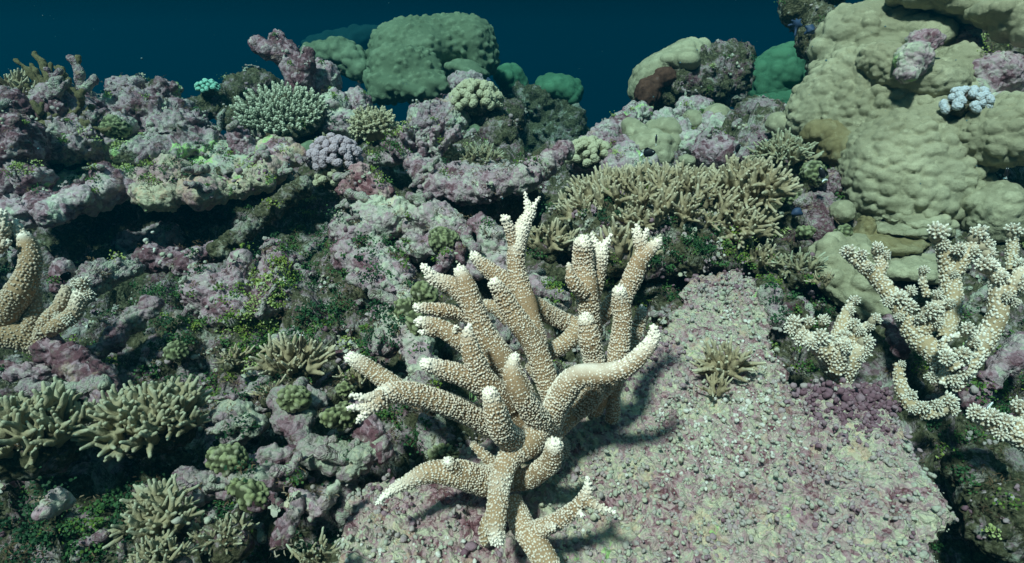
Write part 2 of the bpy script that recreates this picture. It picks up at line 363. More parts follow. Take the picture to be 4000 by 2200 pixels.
_zy = np.array([[-1, -.30], [.0, -.22], [.8, -.10], [1.2, .03], [1.6, .12], [2.3, .24], [2.6, .32], [2.95, .38], [3.25, .38], [3.7, .16], [4.6, -.8], [7, -2.2], [14, -3.5]])
def ground(x, y):
    z = np.interp(y, _zy[:, 0], _zy[:, 1]).astype(float)
    for c, r, h in _gb: z += h * np.exp(-((x - c[0]) ** 2 + (y - c[1]) ** 2) / (2 * (r * .7) ** 2))
    return z
def ground_lumps(x, y):
    p = np.stack((x, y, x * 0), -1); w = p + .03 * np.stack((vnoise(p, 9, 5), vnoise(p, 9, 6), x * 0), -1)
    F, I = worley(w, 7.5, 11, True); z = (.085 * dome(F, .78) * (.3 + I)); F, I = worley(w, 17, 12, True); z += .040 * dome(F, .75) * (.2 + I)
    z += .05 * fbm(p, 4.5, 3, 40)
    return z
def ground_fine(x, y):
    p = np.stack((x, y, x * 0), -1); w = p + .010 * np.stack((vnoise(p, 30, 7), vnoise(p, 30, 8), x * 0), -1)
    F, I = worley(w, 38, 13, True); z = .017 * dome(F, .8) * (.15 + I); F, I = worley(w, 85, 14, True); z += .0065 * dome(F, .8) * (.2 + I)
    return z + .006 * fbm(p, 60, 2, 44)
def gz(x, y): x, y = np.atleast_1d(x).astype(float), np.atleast_1d(y).astype(float); return ground(x, y) + ground_lumps(x, y)
def gpix(px, py):
    """where the ray through a photo point meets the ground"""
    for d in np.arange(.7, 6, .02):
        q = P(px, py, d)
        if q[2] < ground(q[0], q[1]) + .05: return q
    return P(px, py, 3.0)
nx, ny = 980, 760
v = np.linspace(0, 1, ny); yy = -.9 + 1.1 * (13.5 / 1.1) ** v; u = np.linspace(-1, 1, nx)
Y = np.repeat(yy[:, None], nx, 1); X = u[None] * (1.05 * np.maximum(Y, 0) + 1.25)
xf, yf = X.ravel(), Y.ravel(); Z = ground(xf, yf) + ground_lumps(xf, yf) + ground_fine(xf, yf)
i = (np.arange(ny - 1)[:, None] * nx + np.arange(nx - 1)[None]).ravel()
V = np.stack((xf, yf, Z), -1); Q = np.stack((i, i + 1, i + nx + 1, i + nx), -1)
# sideways shove gives small overhangs and steeper pits
V[:, 0] += .022 * vnoise(V, 16, 61) + .008 * vnoise(V, 45, 63); V[:, 1] += .022 * vnoise(V, 16, 62) + .008 * vnoise(V, 45, 64)
seabed = mk('seabed', V, [Q], M['reef']); seabed['kind'] = 'structure'

# ------------------------------------------------------------------ rocks and boulders
def rough_rock(big=.02, s1=22, a1=.012, s2=55, a2=.005, seed=0):
    a1, a2 = a1 * 1.25, a2 * 1.5 + .001
    def fn(V):
        w = V + .01 * np.stack((vnoise(V, 25, seed + 1), vnoise(V, 25, seed + 2), vnoise(V, 25, seed + 3)), -1)
        F, I = worley(w, s1, seed); z = a1 * (dome(F, .85) * (.3 + I) - .45); F, I = worley(w, s2, seed + 9); z += a2 * (dome(F, .85) * (.3 + I) - .4)
        F, I = worley(w, s2 * 2.1, seed + 19); z += a2 * .5 * dome(F, .8) * (.2 + I)
        return z + big * fbm(V, 7, 3, seed + 4) + a2 * .8 * fbm(V, 60, 2, seed + 5)
    return fn
def lumpy(s1=16, a1=.02, big=.015, s2=0, a2=0, seed=0, r=.66, stretch=None):
    def fn(V):
        w = V + .018 * np.stack((vnoise(V, 9, seed + 1), vnoise(V, 9, seed + 2), vnoise(V, 9, seed + 3)), -1)
        a1_ = a1 * (.75 + .5 * vnoise(V, 5, seed + 8))
        if stretch is not None: w = w * np.array(stretch)
        F, I = worley(w, s1, seed, jit=.75); z = a1_ * (dome(F, r) ** 1.0 * (.55 + .6 * I)) - a1 * .4
        if s2: F, I = worley(w, s2, seed + 9, jit=.8); z += a2 * dome(F, .62) * (.3 + I)
        return z + big * fbm(V, 4, 2, seed + 4)
    return fn
def build(items, vox, k):
    s = SDF(vox, k)
    prev = None; cs_ = []
    for it in items:
        if it[0] == 'e':
            c_, r_ = P(*it[1:4]) + np.array((0, .01, -.005)), S(min(it[4], it[5]), it[3]) * .55
            if cs_: a_, ra_ = min(cs_, key=lambda q: np.linalg.norm(q[0] - c_)); s.cap(a_, c_, min(ra_, r_), min(ra_, r_))
            cs_.append((c_, r_))
            _, px, py, d, rx, rz = it[:6]; ry = it[6] if len(it) > 6 else (rx + rz) / 2
            rot = rotm((0, 1, 0), R(it[7])) if len(it) > 7 else None
            s.ell(P(px, py, d), (S(rx, d), S(ry, d), S(rz, d)), rot)
        elif it[0] == 's':
            _, px, py, d, rx, rz, ry = it; s.sub(P(px, py, d), (S(rx, d), S(ry, d), S(rz, d)))
        else:
            pts = it[1]; rr = it[2]; m_ = len(pts) // 2; c_, r_ = P(*pts[0]), S(min(rr), pts[0][2]) * .8
            if cs_: a_, ra_ = min(cs_, key=lambda q: np.linalg.norm(q[0] - c_)); s.cap(a_, c_, min(ra_, r_), min(ra_, r_))
            cs_.append((c_, r_)); cs_.append((P(*pts[-1]), S(rr[-1], pts[-1][2]) * .8))
            for (a, b, ra, rb) in zip(pts[:-1], pts[1:], rr[:-1], rr[1:]): s.cap(P(*a), P(*b), S(ra, a[2]), S(rb, b[2]))
    return s.mesh()
_seed = [100]
def rock(name, label, cat, items, mat='reef', k=.03, vox=None, fn=None, parent=None, group=None, attrs=None):
    _seed[0] += 23
    d0 = np.mean([it[3] if it[0] != 'c' else it[1][0][2] for it in items]); vox = vox or .0026 * d0
    V, F = build(items, vox, k); dv_ = (fn or rough_rock(seed=_seed[0]))(V); V = displace(V, F, lambda v: dv_)
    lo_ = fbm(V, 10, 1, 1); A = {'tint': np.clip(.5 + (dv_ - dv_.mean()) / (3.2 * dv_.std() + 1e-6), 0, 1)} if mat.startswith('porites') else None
    c = V.mean(0); c[2] = V[:, 2].min(); pl = np.zeros(3) if parent is None else np.array(parent.location)
    o = mk(name, V - (c if parent is None else pl), F, M[mat], parent, attrs=A, loc=c if parent is None else None)
    if parent is None: tag(o, label, cat, group)
    return o

# --- the big dead plate in the foreground: a tilted slab with a knobbly rim
SL0, SLB = .115, .27
def on_slab(px, py):
    r = P(px, py, 1) - CAM; t = (SL0 - SLB * .95 - CAM[2]) / (r[2] - SLB * r[1]); return CAM + r * t
def slab_z(x, y): return SL0 + SLB * (y - .95)
SLAB = [(1335, 2450), (1345, 2200), (1370, 2060), (1420, 1960), (1500, 1880), (1640, 1800), (1800, 1740), (1950, 1660), (2200, 1520), (2420, 1400), (2580, 1300), (2640, 1180), (2700, 1100), (2830, 1062), (2960, 1110), (3005, 1200), (3030, 1300), (3070, 1420), (3110, 1500),
        (3220, 1500), (3400, 1480), (3480, 1530), (3500, 1600), (3560, 1700), (3590, 1820), (3690, 1980), (3660, 2060), (3580, 2090), (3560, 2200), (3500, 2500), (2400, 2700), (1500, 2650)]
poly = np.array([on_slab(*p)[:2] for p in SLAB])
def poly_sd(x, y, poly):
    d = np.full(x.shape, 1e9); ins = np.zeros(x.shape, bool)
    for a, b in zip(poly, np.roll(poly, -1, 0)):
        ex, ey = b - a; wx, wy = x - a[0], y - a[1]; t = np.clip((wx * ex + wy * ey) / (ex * ex + ey * ey), 0, 1)
        d = np.minimum(d, (wx - ex * t) ** 2 + (wy - ey * t) ** 2)
        cnd = ((a[1] <= y) & (b[1] > y)) | ((b[1] <= y) & (a[1] > y)); xi = a[0] + (y - a[1]) / (ey if ey else 1e-9) * ex; ins ^= cnd & (x < xi)
    return np.sqrt(d) * np.where(ins, -1, 1)
vx = .0036; lo = np.array([poly[:, 0].min() - .08, poly[:, 1].min() - .08, -.22]); hi = np.array([poly[:, 0].max() + .08, poly[:, 1].max() + .08, .48])
gx, gy = np.arange(lo[0], hi[0], vx), np.arange(lo[1], hi[1], vx); GX, GY = np.meshgrid(gx, gy, indexing='ij')
q2 = np.stack((GX.ravel(), GY.ravel(), GX.ravel() * 0), -1)
sd2 = poly_sd(GX, GY, poly) + (.018 * fbm(q2, 16, 3, 70)).reshape(GX.shape)
F_, I_ = worley(q2, 24, 71, True); sd2 -= (.014 * dome(F_, .8) * I_).reshape(GX.shape)
und = (.018 * fbm(q2, 3.2, 2, 72)).reshape(GX.shape) ; TH = .032
def shear(V): W_ = V.copy(); W_[:, 2] += slab_z(W_[:, 0], W_[:, 1]); return W_
zz = np.arange(-.13, .07, vx); A = np.empty((len(gx), len(gy), len(zz)), np.float32)
for kz, z in enumerate(zz):
    zc = np.where(z > -.01, np.abs(z + TH - und) - TH, -(z + TH - und) * 1.0 - TH) if False else np.abs(z + TH - und) - TH
    ins = sd2 + TH * .9 + np.clip(-(z + .02), 0, 1) * 1.1
    a_, b_ = np.maximum(ins, 0), np.maximum(zc + TH * .0, 0)
    A[:, :, kz] = np.where((ins > 0), np.sqrt(np.maximum(ins, 0) ** 2 + np.maximum(zc + TH, 0) ** 2) - TH, zc)
g_ = vdb.FloatGrid(1.0); g_.copyFromArray(A); V, T_, Q_ = g_.convertToPolygons(0.0, 0.0); V = V.astype(float) * vx + np.array([lo[0], lo[1], -.13]); F = [f[:, ::-1] for f in (T_, Q_) if len(f)]
if s_area(V, F) < 0: F = [f[:, ::-1] for f in F]
V = shear(V)
def slab_fn(V):
    w = V + .006 * np.stack((vnoise(V, 40, 1), vnoise(V, 40, 2), vnoise(V, 40, 3)), -1); patch = .35 + .9 * np.clip(.5 + fbm(V, 6, 2, 77), 0, 1)
    F, I = worley(w, 45, 81); z = .012 * patch * (dome(F, .78) * (.1 + 1.1 * I)); F, I = worley(w, 75, 85); z += .0065 * patch * dome(F, .72) * (.15 + I); F, I = worley(w, 118, 82); z += .0038 * (dome(F, .75) * (.2 + I)); F, I = worley(w, 19, 83); z += .010 * dome(F, .8) * I ** 2
    F, I = worley(w, 62, 86); z -= .012 * dome(F, .36) * (I > .55)
    return z + .007 * fbm(V, 14, 3, 84) + .003 * fbm(V, 90, 2, 87) - .006
V = displace(V, F, slab_fn); c0 = np.array([V[:, 0].mean(), V[:, 1].mean(), V[:, 2].min()])
slab = tag(mk('dead_table_coral', V - c0, F, M['slab'], loc=c0), 'huge flat dead coral plate under the tan staghorn, crusted pale green and mauve', 'coral plate')
print('slab', len(V))

# --- boulder corals in the background
def porites_thing(name, label, cat, groups, under=None):
    """groups: [(part name, items, material, displacement)]"""
    c = P(groups[0][1][0][1], groups[0][1][0][2] + groups[0][1][0][5], groups[0][1][0][3]) if groups[0][1][0][0] == 'e' else P(*groups[0][1][0][1][0])
    t = thing(name, label, cat, c)
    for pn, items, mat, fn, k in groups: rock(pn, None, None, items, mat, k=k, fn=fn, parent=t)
    return t
L = lumpy
porites_thing('boulder_coral', 'large rounded green boulder coral at the top, with a flared knobbly skirt on its left', 'coral', [
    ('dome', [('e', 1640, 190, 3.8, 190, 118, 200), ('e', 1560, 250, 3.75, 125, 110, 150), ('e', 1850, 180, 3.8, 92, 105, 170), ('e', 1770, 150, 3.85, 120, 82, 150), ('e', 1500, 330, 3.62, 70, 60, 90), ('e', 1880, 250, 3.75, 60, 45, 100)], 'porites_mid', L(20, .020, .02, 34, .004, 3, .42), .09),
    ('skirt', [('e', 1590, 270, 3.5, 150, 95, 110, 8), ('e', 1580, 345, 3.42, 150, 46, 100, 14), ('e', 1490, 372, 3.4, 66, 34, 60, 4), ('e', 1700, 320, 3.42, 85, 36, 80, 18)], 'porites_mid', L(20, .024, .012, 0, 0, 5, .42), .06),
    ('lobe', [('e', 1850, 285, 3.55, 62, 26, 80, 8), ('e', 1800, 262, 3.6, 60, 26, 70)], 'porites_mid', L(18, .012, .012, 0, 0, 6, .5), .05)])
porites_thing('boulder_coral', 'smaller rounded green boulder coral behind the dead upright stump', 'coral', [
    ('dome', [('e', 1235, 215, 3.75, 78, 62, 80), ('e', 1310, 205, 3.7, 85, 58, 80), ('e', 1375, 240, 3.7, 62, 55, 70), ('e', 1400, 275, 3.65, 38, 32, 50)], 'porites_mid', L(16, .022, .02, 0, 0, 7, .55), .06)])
rock('boulder_coral', 'dim blue-black boulder far behind the two green ones, barely showing', 'coral', [('e', 1330, 175, 11, 140, 50, 150), ('e', 1430, 150, 11, 110, 46, 120)], 'hazed_rock', k=.1, vox=.05, fn=L(6, .06, .05, seed=9))
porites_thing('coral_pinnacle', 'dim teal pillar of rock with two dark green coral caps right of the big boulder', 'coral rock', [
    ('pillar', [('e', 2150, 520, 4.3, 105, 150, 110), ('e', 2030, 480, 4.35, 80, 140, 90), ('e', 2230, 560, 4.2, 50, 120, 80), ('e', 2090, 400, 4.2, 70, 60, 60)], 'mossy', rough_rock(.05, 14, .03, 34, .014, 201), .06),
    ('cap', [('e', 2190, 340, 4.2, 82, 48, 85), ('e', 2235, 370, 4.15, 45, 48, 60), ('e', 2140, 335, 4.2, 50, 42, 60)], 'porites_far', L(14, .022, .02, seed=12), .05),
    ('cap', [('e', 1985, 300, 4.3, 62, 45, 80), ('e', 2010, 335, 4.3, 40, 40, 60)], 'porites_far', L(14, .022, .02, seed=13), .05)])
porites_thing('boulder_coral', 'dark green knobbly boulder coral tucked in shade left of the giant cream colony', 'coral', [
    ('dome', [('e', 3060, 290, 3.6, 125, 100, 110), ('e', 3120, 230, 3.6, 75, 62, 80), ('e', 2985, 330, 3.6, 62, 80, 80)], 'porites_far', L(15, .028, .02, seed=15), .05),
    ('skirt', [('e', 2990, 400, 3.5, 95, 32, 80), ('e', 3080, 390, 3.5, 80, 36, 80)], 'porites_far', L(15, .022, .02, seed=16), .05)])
porites_thing('coral_bommie', 'round free-standing bommie on the right with an olive coral cap over pink and brown rock', 'coral rock', [
    ('rock', [('e', 2690, 330, 3.25, 200, 112, 150), ('e', 2850, 310, 3.2, 76, 90, 90), ('e', 2800, 230, 3.3, 70, 45, 80), ('e', 2870, 225, 3.2, 60, 38, 60), ('e', 2560, 380, 3.2, 80, 60, 80), ('c', [(2850, 225, 3.2), (2848, 186, 3.2)], (9, 6))], 'reef', rough_rock(.03, 15, .022, 40, .009, 300), .04),
    ('cap', [('e', 2590, 245, 3.22, 100, 52, 130, -25), ('e', 2520, 300, 3.2, 58, 62, 110), ('e', 2488, 350, 3.2, 28, 50, 90), ('e', 2670, 195, 3.25, 72, 34, 100)], 'porites', L(16, .024, .024, 44, .004, seed=21), .03),
    ('lobe', [('e', 2685, 237, 3.05, 52, 44, 60), ('e', 2630, 232, 3.1, 62, 30, 60)], 'porites', L(14, .012, .015, seed=23), .03),
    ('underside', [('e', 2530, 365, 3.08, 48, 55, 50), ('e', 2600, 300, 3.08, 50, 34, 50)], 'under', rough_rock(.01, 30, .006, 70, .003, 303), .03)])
porites_thing('boulder_coral', 'olive many-lobed smooth coral with black fish before it, below the bommie', 'coral', [
    ('lobe', [('e', 2545, 580, 2.72, 92, 66, 70), ('e', 2510, 560, 2.72, 62, 50, 60), ('e', 2590, 610, 2.70, 52, 30, 60)], 'porites', L(17, .017, .014, 48, .003, seed=25), .035),
    ('lobe', [('e', 2600, 510, 2.78, 55, 50, 60), ('e', 2630, 550, 2.76, 38, 45, 50), ('e', 2560, 515, 2.8, 50, 36, 50)], 'porites', L(17, .017, .014, 48, .003, seed=26), .035),
    ('lobe', [('e', 2458, 495, 2.8, 34, 36, 50), ('e', 2490, 520, 2.78, 36, 34, 50)], 'porites', L(17, .015, .014, 48, .003, seed=27), .03)])
for px, py, d, rx, rz, lab, uf in [(2702, 462, 2.85, 42, 38, 'small olive dome with a torn brown underside, right of the pale knob under the bommie', 1), (2802, 452, 2.85, 50, 42, 'plump pale olive dome standing right under the bommie', 1),
                               (2930, 512, 2.7, 36, 30, 'smooth round olive knob in the dark gap left of the giant colony', 0), (3050, 480, 2.5, 52, 36, 'olive cap on a mauve stone left of the giant colony, by the pink fingers', 0),
                               (2828, 575, 2.6, 32, 30, 'small round olive coral beside a black fish, above the finger coral field', 0), (2680, 622, 2.6, 32, 20, 'low olive coral cushion right at the back rim of the finger coral field', 0),
                               (2930, 650, 2.4, 25, 20, 'tiny olive knob in the dark hollow right of the finger coral field', 0), (2240, 610, 2.75, 28, 50, 'tall thin olive dome at the left foot of the right-hand slope', 0),
                               (3290, 820, 2.05, 42, 38, 'small olive half-dome with a sharp cut edge, beside the giant colony foot', 0), (1905, 575, 2.95, 42, 48, 'pale olive knob between the pink vase coral and the dark pillar', 0), (1860, 540, 3.0, 48, 50, 'smooth drooping olive lobe below the tan cauliflower coral', 0),
                               (1230, 590, 2.6, 62, 40, 'smooth brown mound in the shade under the green table coral', 0)]:
    t = thing('boulder_coral', lab, 'coral', P(px, py + rz, d), 'small olive boulder corals')
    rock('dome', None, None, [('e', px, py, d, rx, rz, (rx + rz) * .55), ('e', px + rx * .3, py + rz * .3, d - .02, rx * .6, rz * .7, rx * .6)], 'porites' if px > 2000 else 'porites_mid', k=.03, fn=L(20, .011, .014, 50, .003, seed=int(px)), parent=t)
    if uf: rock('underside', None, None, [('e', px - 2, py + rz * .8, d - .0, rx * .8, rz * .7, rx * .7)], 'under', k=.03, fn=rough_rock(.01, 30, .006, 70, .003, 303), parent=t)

# --- the giant cream-olive colony at the right
LS = lambda s1, a1, seed, **kw: L(s1 * 1.28, a1 * 1.2, .026, 55, .0045, seed=seed, **{'r': .60, 'stretch': (.9, 1, 1.12), **kw})
porites_thing('giant_boulder_coral', 'giant cream-olive coral wall filling the upper right, covered in rows of small knobs', 'coral', [
    ('shoulder', [('e', 3330, 430, 2.40, 170, 190, 200), ('e', 3270, 470, 2.4, 120, 110, 150), ('e', 3420, 560, 2.33, 200, 160, 210), ('e', 3480, 420, 2.33, 220, 200, 220), ('e', 3640, 470, 2.3, 170, 150, 200)], 'porites', LS(22, .020, 31, r=.64), .14),
    ('belly', [('e', 3560, 620, 2.18, 220, 190, 220), ('e', 3480, 720, 2.15, 170, 150, 180), ('e', 3620, 760, 2.12, 160, 120, 160), ('e', 3700, 560, 2.2, 130, 130, 160), ('e', 3450, 600, 2.2, 170, 130, 180)], 'porites', LS(20, .022, 32, r=.66), .14),
    ('crown', [('e', 3330, 180, 2.5, 110, 130, 160), ('e', 3430, 120, 2.5, 150, 100, 160), ('e', 3560, 180, 2.45, 190, 120, 180), ('e', 3290, 300, 2.45, 90, 90, 120)], 'porites', LS(11, .036, 33, r=.66), .08),
    ('flap', [('e', 3650, 310, 2.13, 160, 85, 110, 8), ('e', 3480, 260, 2.18, 125, 90, 110, 30), ('e', 3740, 250, 2.18, 70, 70, 90)], 'porites', LS(24, .012, 34), .06),
    ('dead_patch', [('e', 3570, 235, 2.05, 66, 62, 45), ('e', 3610, 160, 2.08, 60, 44, 45), ('e', 3545, 290, 2.03, 36, 26, 36)], 'pale', rough_rock(.008, 28, .007, 70, .004, 340), .03),
    ('foot_lobe', [('e', 3262, 570, 2.24, 50, 48, 70), ('e', 3210, 520, 2.26, 60, 34, 70), ('e', 3285, 600, 2.22, 30, 34, 50)], 'porites_amber', LS(14, .018, 35), .04)])
porites_thing('boulder_coral', 'pale knobbly coral at the right edge, split from the giant colony by a dark crack', 'coral', [
    ('upper_lobe', [('e', 3890, 540, 1.98, 150, 125, 160), ('e', 3970, 480, 2.0, 130, 90, 150)], 'porites', LS(19, .020, 36), .06),
    ('lower_lobe', [('e', 3890, 790, 1.95, 112, 92, 130), ('e', 3980, 850, 1.95, 110, 80, 130), ('e', 3860, 880, 1.98, 90, 50, 100)], 'porites', LS(10, .012, 37), .05)])
porites_thing('boulder_coral', 'knuckled cream coral shelves stacked below the giant colony belly', 'coral', [
    ('upper_shelf', [('e', 3560, 850, 2.02, 125, 48, 110), ('e', 3650, 880, 2.02, 70, 60, 90)], 'porites', LS(16, .026, 41, r=.6), .03),
    ('lower_shelf', [('e', 3530, 900, 1.98, 112, 36, 100), ('e', 3620, 905, 1.97, 60, 40, 80), ('e', 3470, 885, 2.0, 45, 34, 80)], 'porites', LS(15, .018, 42), .03),
    ('amber_lobe', [('e', 3385, 870, 2.0, 42, 48, 60), ('e', 3380, 925, 2.0, 36, 30, 50)], 'porites_amber', LS(14, .010, 43), .03)])
porites_thing('boulder_coral', 'low smooth grey-green coral mound behind the white-tipped branches on the right', 'coral', [
    ('shelf', [('e', 3500, 950, 1.95, 120, 34, 100), ('e', 3440, 945, 1.96, 70, 34, 80)], 'porites_amber', LS(12, .012, 44), .03),
    ('bulge', [('e', 3580, 1050, 1.9, 140, 58, 120), ('e', 3680, 1060, 1.9, 70, 50, 100)], 'porites', LS(13, .014, 45), .04),
    ('mound', [('e', 3290, 1020, 1.92, 120, 100, 130), ('e', 3220, 1060, 1.9, 85, 60, 90), ('e', 3350, 1130, 1.86, 130, 100, 120), ('e', 3430, 1220, 1.82, 80, 62, 80), ('e', 3330, 960, 1.98, 90, 50, 90)], 'porites', LS(13, .024, 46, r=.62), .05)])
porites_thing('boulder_coral', 'cream coral ledge overhanging the dark hole at the very top right corner', 'coral', [
    ('ledge', [('e', 3780, 20, 2.25, 130, 32, 120, 6), ('e', 3920, 50, 2.1, 110, 42, 120), ('e', 3990, 90, 2.05, 60, 50, 90), ('e', 3640, -20, 2.3, 140, 40, 150)], 'porites', LS(9, .025, 47), .03)])
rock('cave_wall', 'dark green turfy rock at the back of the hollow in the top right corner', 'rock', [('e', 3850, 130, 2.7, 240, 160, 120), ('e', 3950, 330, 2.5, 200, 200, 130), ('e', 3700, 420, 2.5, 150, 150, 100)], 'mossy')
rock('coral_rock', 'pale mauve and mint stone perched beside the crown of the giant colony, right edge', 'rock', [('e', 3890, 265, 2.1, 95, 58, 80), ('e', 3930, 300, 2.1, 60, 60, 70), ('e', 3840, 340, 2.1, 40, 40, 50), ('e', 3770, 150, 2.3, 30, 40, 40)], 'pale', fn=rough_rock(.012, 14, .008, 50, .004, 61))
rock('coral_rock', 'pinkish stone behind the blue-tipped coral, between the two cream colonies', 'rock', [('e', 3880, 420, 2.1, 90, 36, 70), ('e', 3690, 470, 2.15, 50, 40, 60)], 'pale')
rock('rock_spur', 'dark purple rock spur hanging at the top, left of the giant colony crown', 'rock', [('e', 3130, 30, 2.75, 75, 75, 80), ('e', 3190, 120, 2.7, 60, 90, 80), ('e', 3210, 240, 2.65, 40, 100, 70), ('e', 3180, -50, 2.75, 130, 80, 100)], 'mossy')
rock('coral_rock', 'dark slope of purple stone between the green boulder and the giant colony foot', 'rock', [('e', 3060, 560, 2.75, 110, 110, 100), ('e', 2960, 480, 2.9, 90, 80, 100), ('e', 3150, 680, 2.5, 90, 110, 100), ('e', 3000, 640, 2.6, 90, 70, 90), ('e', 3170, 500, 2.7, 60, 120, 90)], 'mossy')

# ------------------------------------------------------------------ dead coral, ledges and stones
RR = rough_rock
t = thing('dead_coral_ledge', 'long pinkish dead coral ledge with a rounded rim overhanging a black hollow on the left', 'coral ledge', P(620, 760, 2.3))
rock('plate', None, None, [('e', 260, 745, 2.4, 150, 26, 130), ('e', 420, 715, 2.45, 150, 26, 150), ('e', 620, 700, 2.5, 150, 36, 170), ('e', 800, 680, 2.5, 150, 36, 180), ('e', 970, 650, 2.5, 120, 36, 170), ('e', 700, 640, 2.7, 240, 46, 200), ('e', 950, 600, 2.75, 170, 46, 180)], 'limey', k=.05, fn=RR(.02, 18, .014, 46, .006, 412), parent=t)
rock('rim', None, None, [('c', [(150, 830, 2.12), (260, 800, 2.15), (360, 765, 2.18), (450, 735, 2.2), (520, 735, 2.22)], (32, 34, 33, 28, 25)), ('c', [(418, 735, 2.18), (408, 672, 2.2)], (38, 15)), ('c', [(165, 810, 2.1), (155, 745, 2.14)], (28, 13)), ('c', [(90, 790, 2.14), (96, 738, 2.16)], (14, 10)), ('e', 250, 775, 2.2, 70, 30, 60)], 'ledge', k=.03, fn=RR(.026, 16, .014, 46, .005, 414), parent=t)
rock('rim', None, None, [('c', [(545, 740, 2.2), (590, 765, 2.18), (660, 770, 2.18), (730, 745, 2.2)], (30, 35, 35, 30)), ('c', [(655, 740, 2.2), (648, 655, 2.22)], (46, 17)), ('c', [(690, 730, 2.2), (700, 668, 2.24)], (34, 18)), ('e', 560, 700, 2.25, 44, 40, 50)], 'tanrock', k=.03, fn=RR(.026, 16, .014, 46, .005, 416), parent=t)
rock('rim', None, None, [('c', [(780, 765, 2.14), (860, 745, 2.18), (950, 725, 2.2), (1030, 705, 2.22), (1080, 660, 2.26), (1150, 598, 2.3)], (38, 34, 31, 30, 30, 23)), ('e', 795, 745, 2.15, 46, 38, 50), ('e', 1085, 595, 2.38, 48, 34, 60), ('e', 990, 690, 2.3, 60, 30, 60)], 'tanrock', k=.03, fn=RR(.026, 16, .014, 46, .005, 418), parent=t)
rock('dead_branch', 'knobbly dead coral arm lying at the far left end below the long ledge', 'dead coral', [('c', [(20, 810, 2.1), (90, 830, 2.08), (220, 820, 2.1), (330, 770, 2.12)], (34, 38, 32, 36)), ('e', 190, 840, 2.05, 40, 30, 30)], 'ledge', k=.04, fn=RR(.014, 18, .014, 50, .005, 420))
rock('coral_rock', 'lumpy rock heap with lime-green crust at the back of the long ledge', 'rock', [
    ('e', 560, 440, 2.75, 165, 70, 150), ('e', 450, 520, 2.65, 110, 80, 120), ('e', 700, 510, 2.65, 110, 80, 120), ('e', 500, 360, 2.8, 55, 40, 60), ('e', 650, 350, 2.8, 55, 45, 60), ('c', [(610, 490, 2.6), (605, 395, 2.65)], (42, 16)), ('e', 780, 570, 2.6, 80, 60, 90), ('e', 600, 590, 2.55, 170, 50, 120)], 'limey', fn=RR(.03, 16, .022, 40, .008, 430))
rock('coral_rock', 'round stone with green brain-like crust at the left of the lime-crusted heap', 'rock', [('e', 470, 490, 2.5, 52, 44, 50), ('e', 410, 560, 2.45, 70, 40, 60)], 'pale', fn=RR(.01, 26, .012, 60, .004, 433))
rock('coral_rock', 'big blurred mauve rock at the far left edge, above the ledge end', 'rock', [('e', 40, 600, 2.2, 110, 140, 120), ('e', 90, 700, 2.15, 90, 60, 90), ('e', 10, 470, 2.4, 120, 110, 120)], 'pink', fn=RR(.03, 14, .02, 40, .007, 436))
rock('coral_rock', 'purple-brown rock mass carrying the tan antlers at the upper left', 'rock', [('e', 250, 470, 2.5, 105, 90, 110), ('e', 190, 420, 2.55, 60, 50, 80), ('e', 330, 430, 2.55, 45, 60, 70), ('e', 290, 560, 2.4, 110, 80, 90)], 'pink', fn=RR(.04, 18, .024, 44, .009, 440))
rock('coral_rock', 'dark low rock shelf at the horizon beneath the tiny teal coral', 'rock', [('e', 870, 420, 3.1, 100, 30, 90), ('e', 960, 370, 3.2, 90, 45, 90), ('e', 840, 400, 3.05, 34, 26, 40), ('e', 950, 460, 3.0, 90, 34, 80), ('e', 1010, 330, 3.2, 60, 34, 60)], 'mossy', fn=RR(.03, 16, .02, 40, .008, 446))
rock('coral_rock', 'pink nodular knob standing at the left foot of the green table coral', 'rock', [('e', 935, 540, 2.5, 38, 50, 40), ('e', 960, 600, 2.5, 50, 40, 50)], 'pink', fn=RR(.01, 26, .016, 60, .006, 450))
rock('coral_rock', 'cream and pink lump at the right end of the long ledge', 'rock', [('e', 1085, 590, 2.35, 55, 40, 60), ('c', [(1060, 620, 2.3), (1150, 595, 2.35)], (40, 26)), ('e', 1030, 690, 2.28, 45, 40, 50)], 'ledge', fn=RR(.01, 22, .010, 60, .004, 452))
t = thing('dead_stump', 'upright forked pinkish dead coral stump rising left of the green boulders', 'dead coral', P(1165, 400, 2.9))
rock('trunk', None, None, [('c', [(1165, 400, 2.9), (1172, 320, 2.9), (1150, 260, 2.9), (1110, 205, 2.9), (1082, 160, 2.9)], (62, 50, 44, 40, 28)), ('e', 1080, 150, 2.9, 30, 26, 28)], 'pink', k=.03, fn=RR(.012, 26, .010, 60, .004, 460), parent=t)
rock('arm', None, None, [('c', [(1120, 225, 2.88), (1050, 200, 2.85), (1000, 172, 2.85)], (34, 28, 20)), ('c', [(1015, 180, 2.85), (1012, 152, 2.85)], (15, 12)), ('c', [(1000, 175, 2.85), (982, 168, 2.85)], (16, 11))], 'pink', k=.02, fn=RR(.008, 28, .008, 60, .003, 462), parent=t)
rock('arm', None, None, [('c', [(1180, 310, 2.86), (1196, 255, 2.84), (1204, 205, 2.84)], (34, 28, 18))], 'pink', k=.02, fn=RR(.008, 28, .008, 60, .003, 464), parent=t)
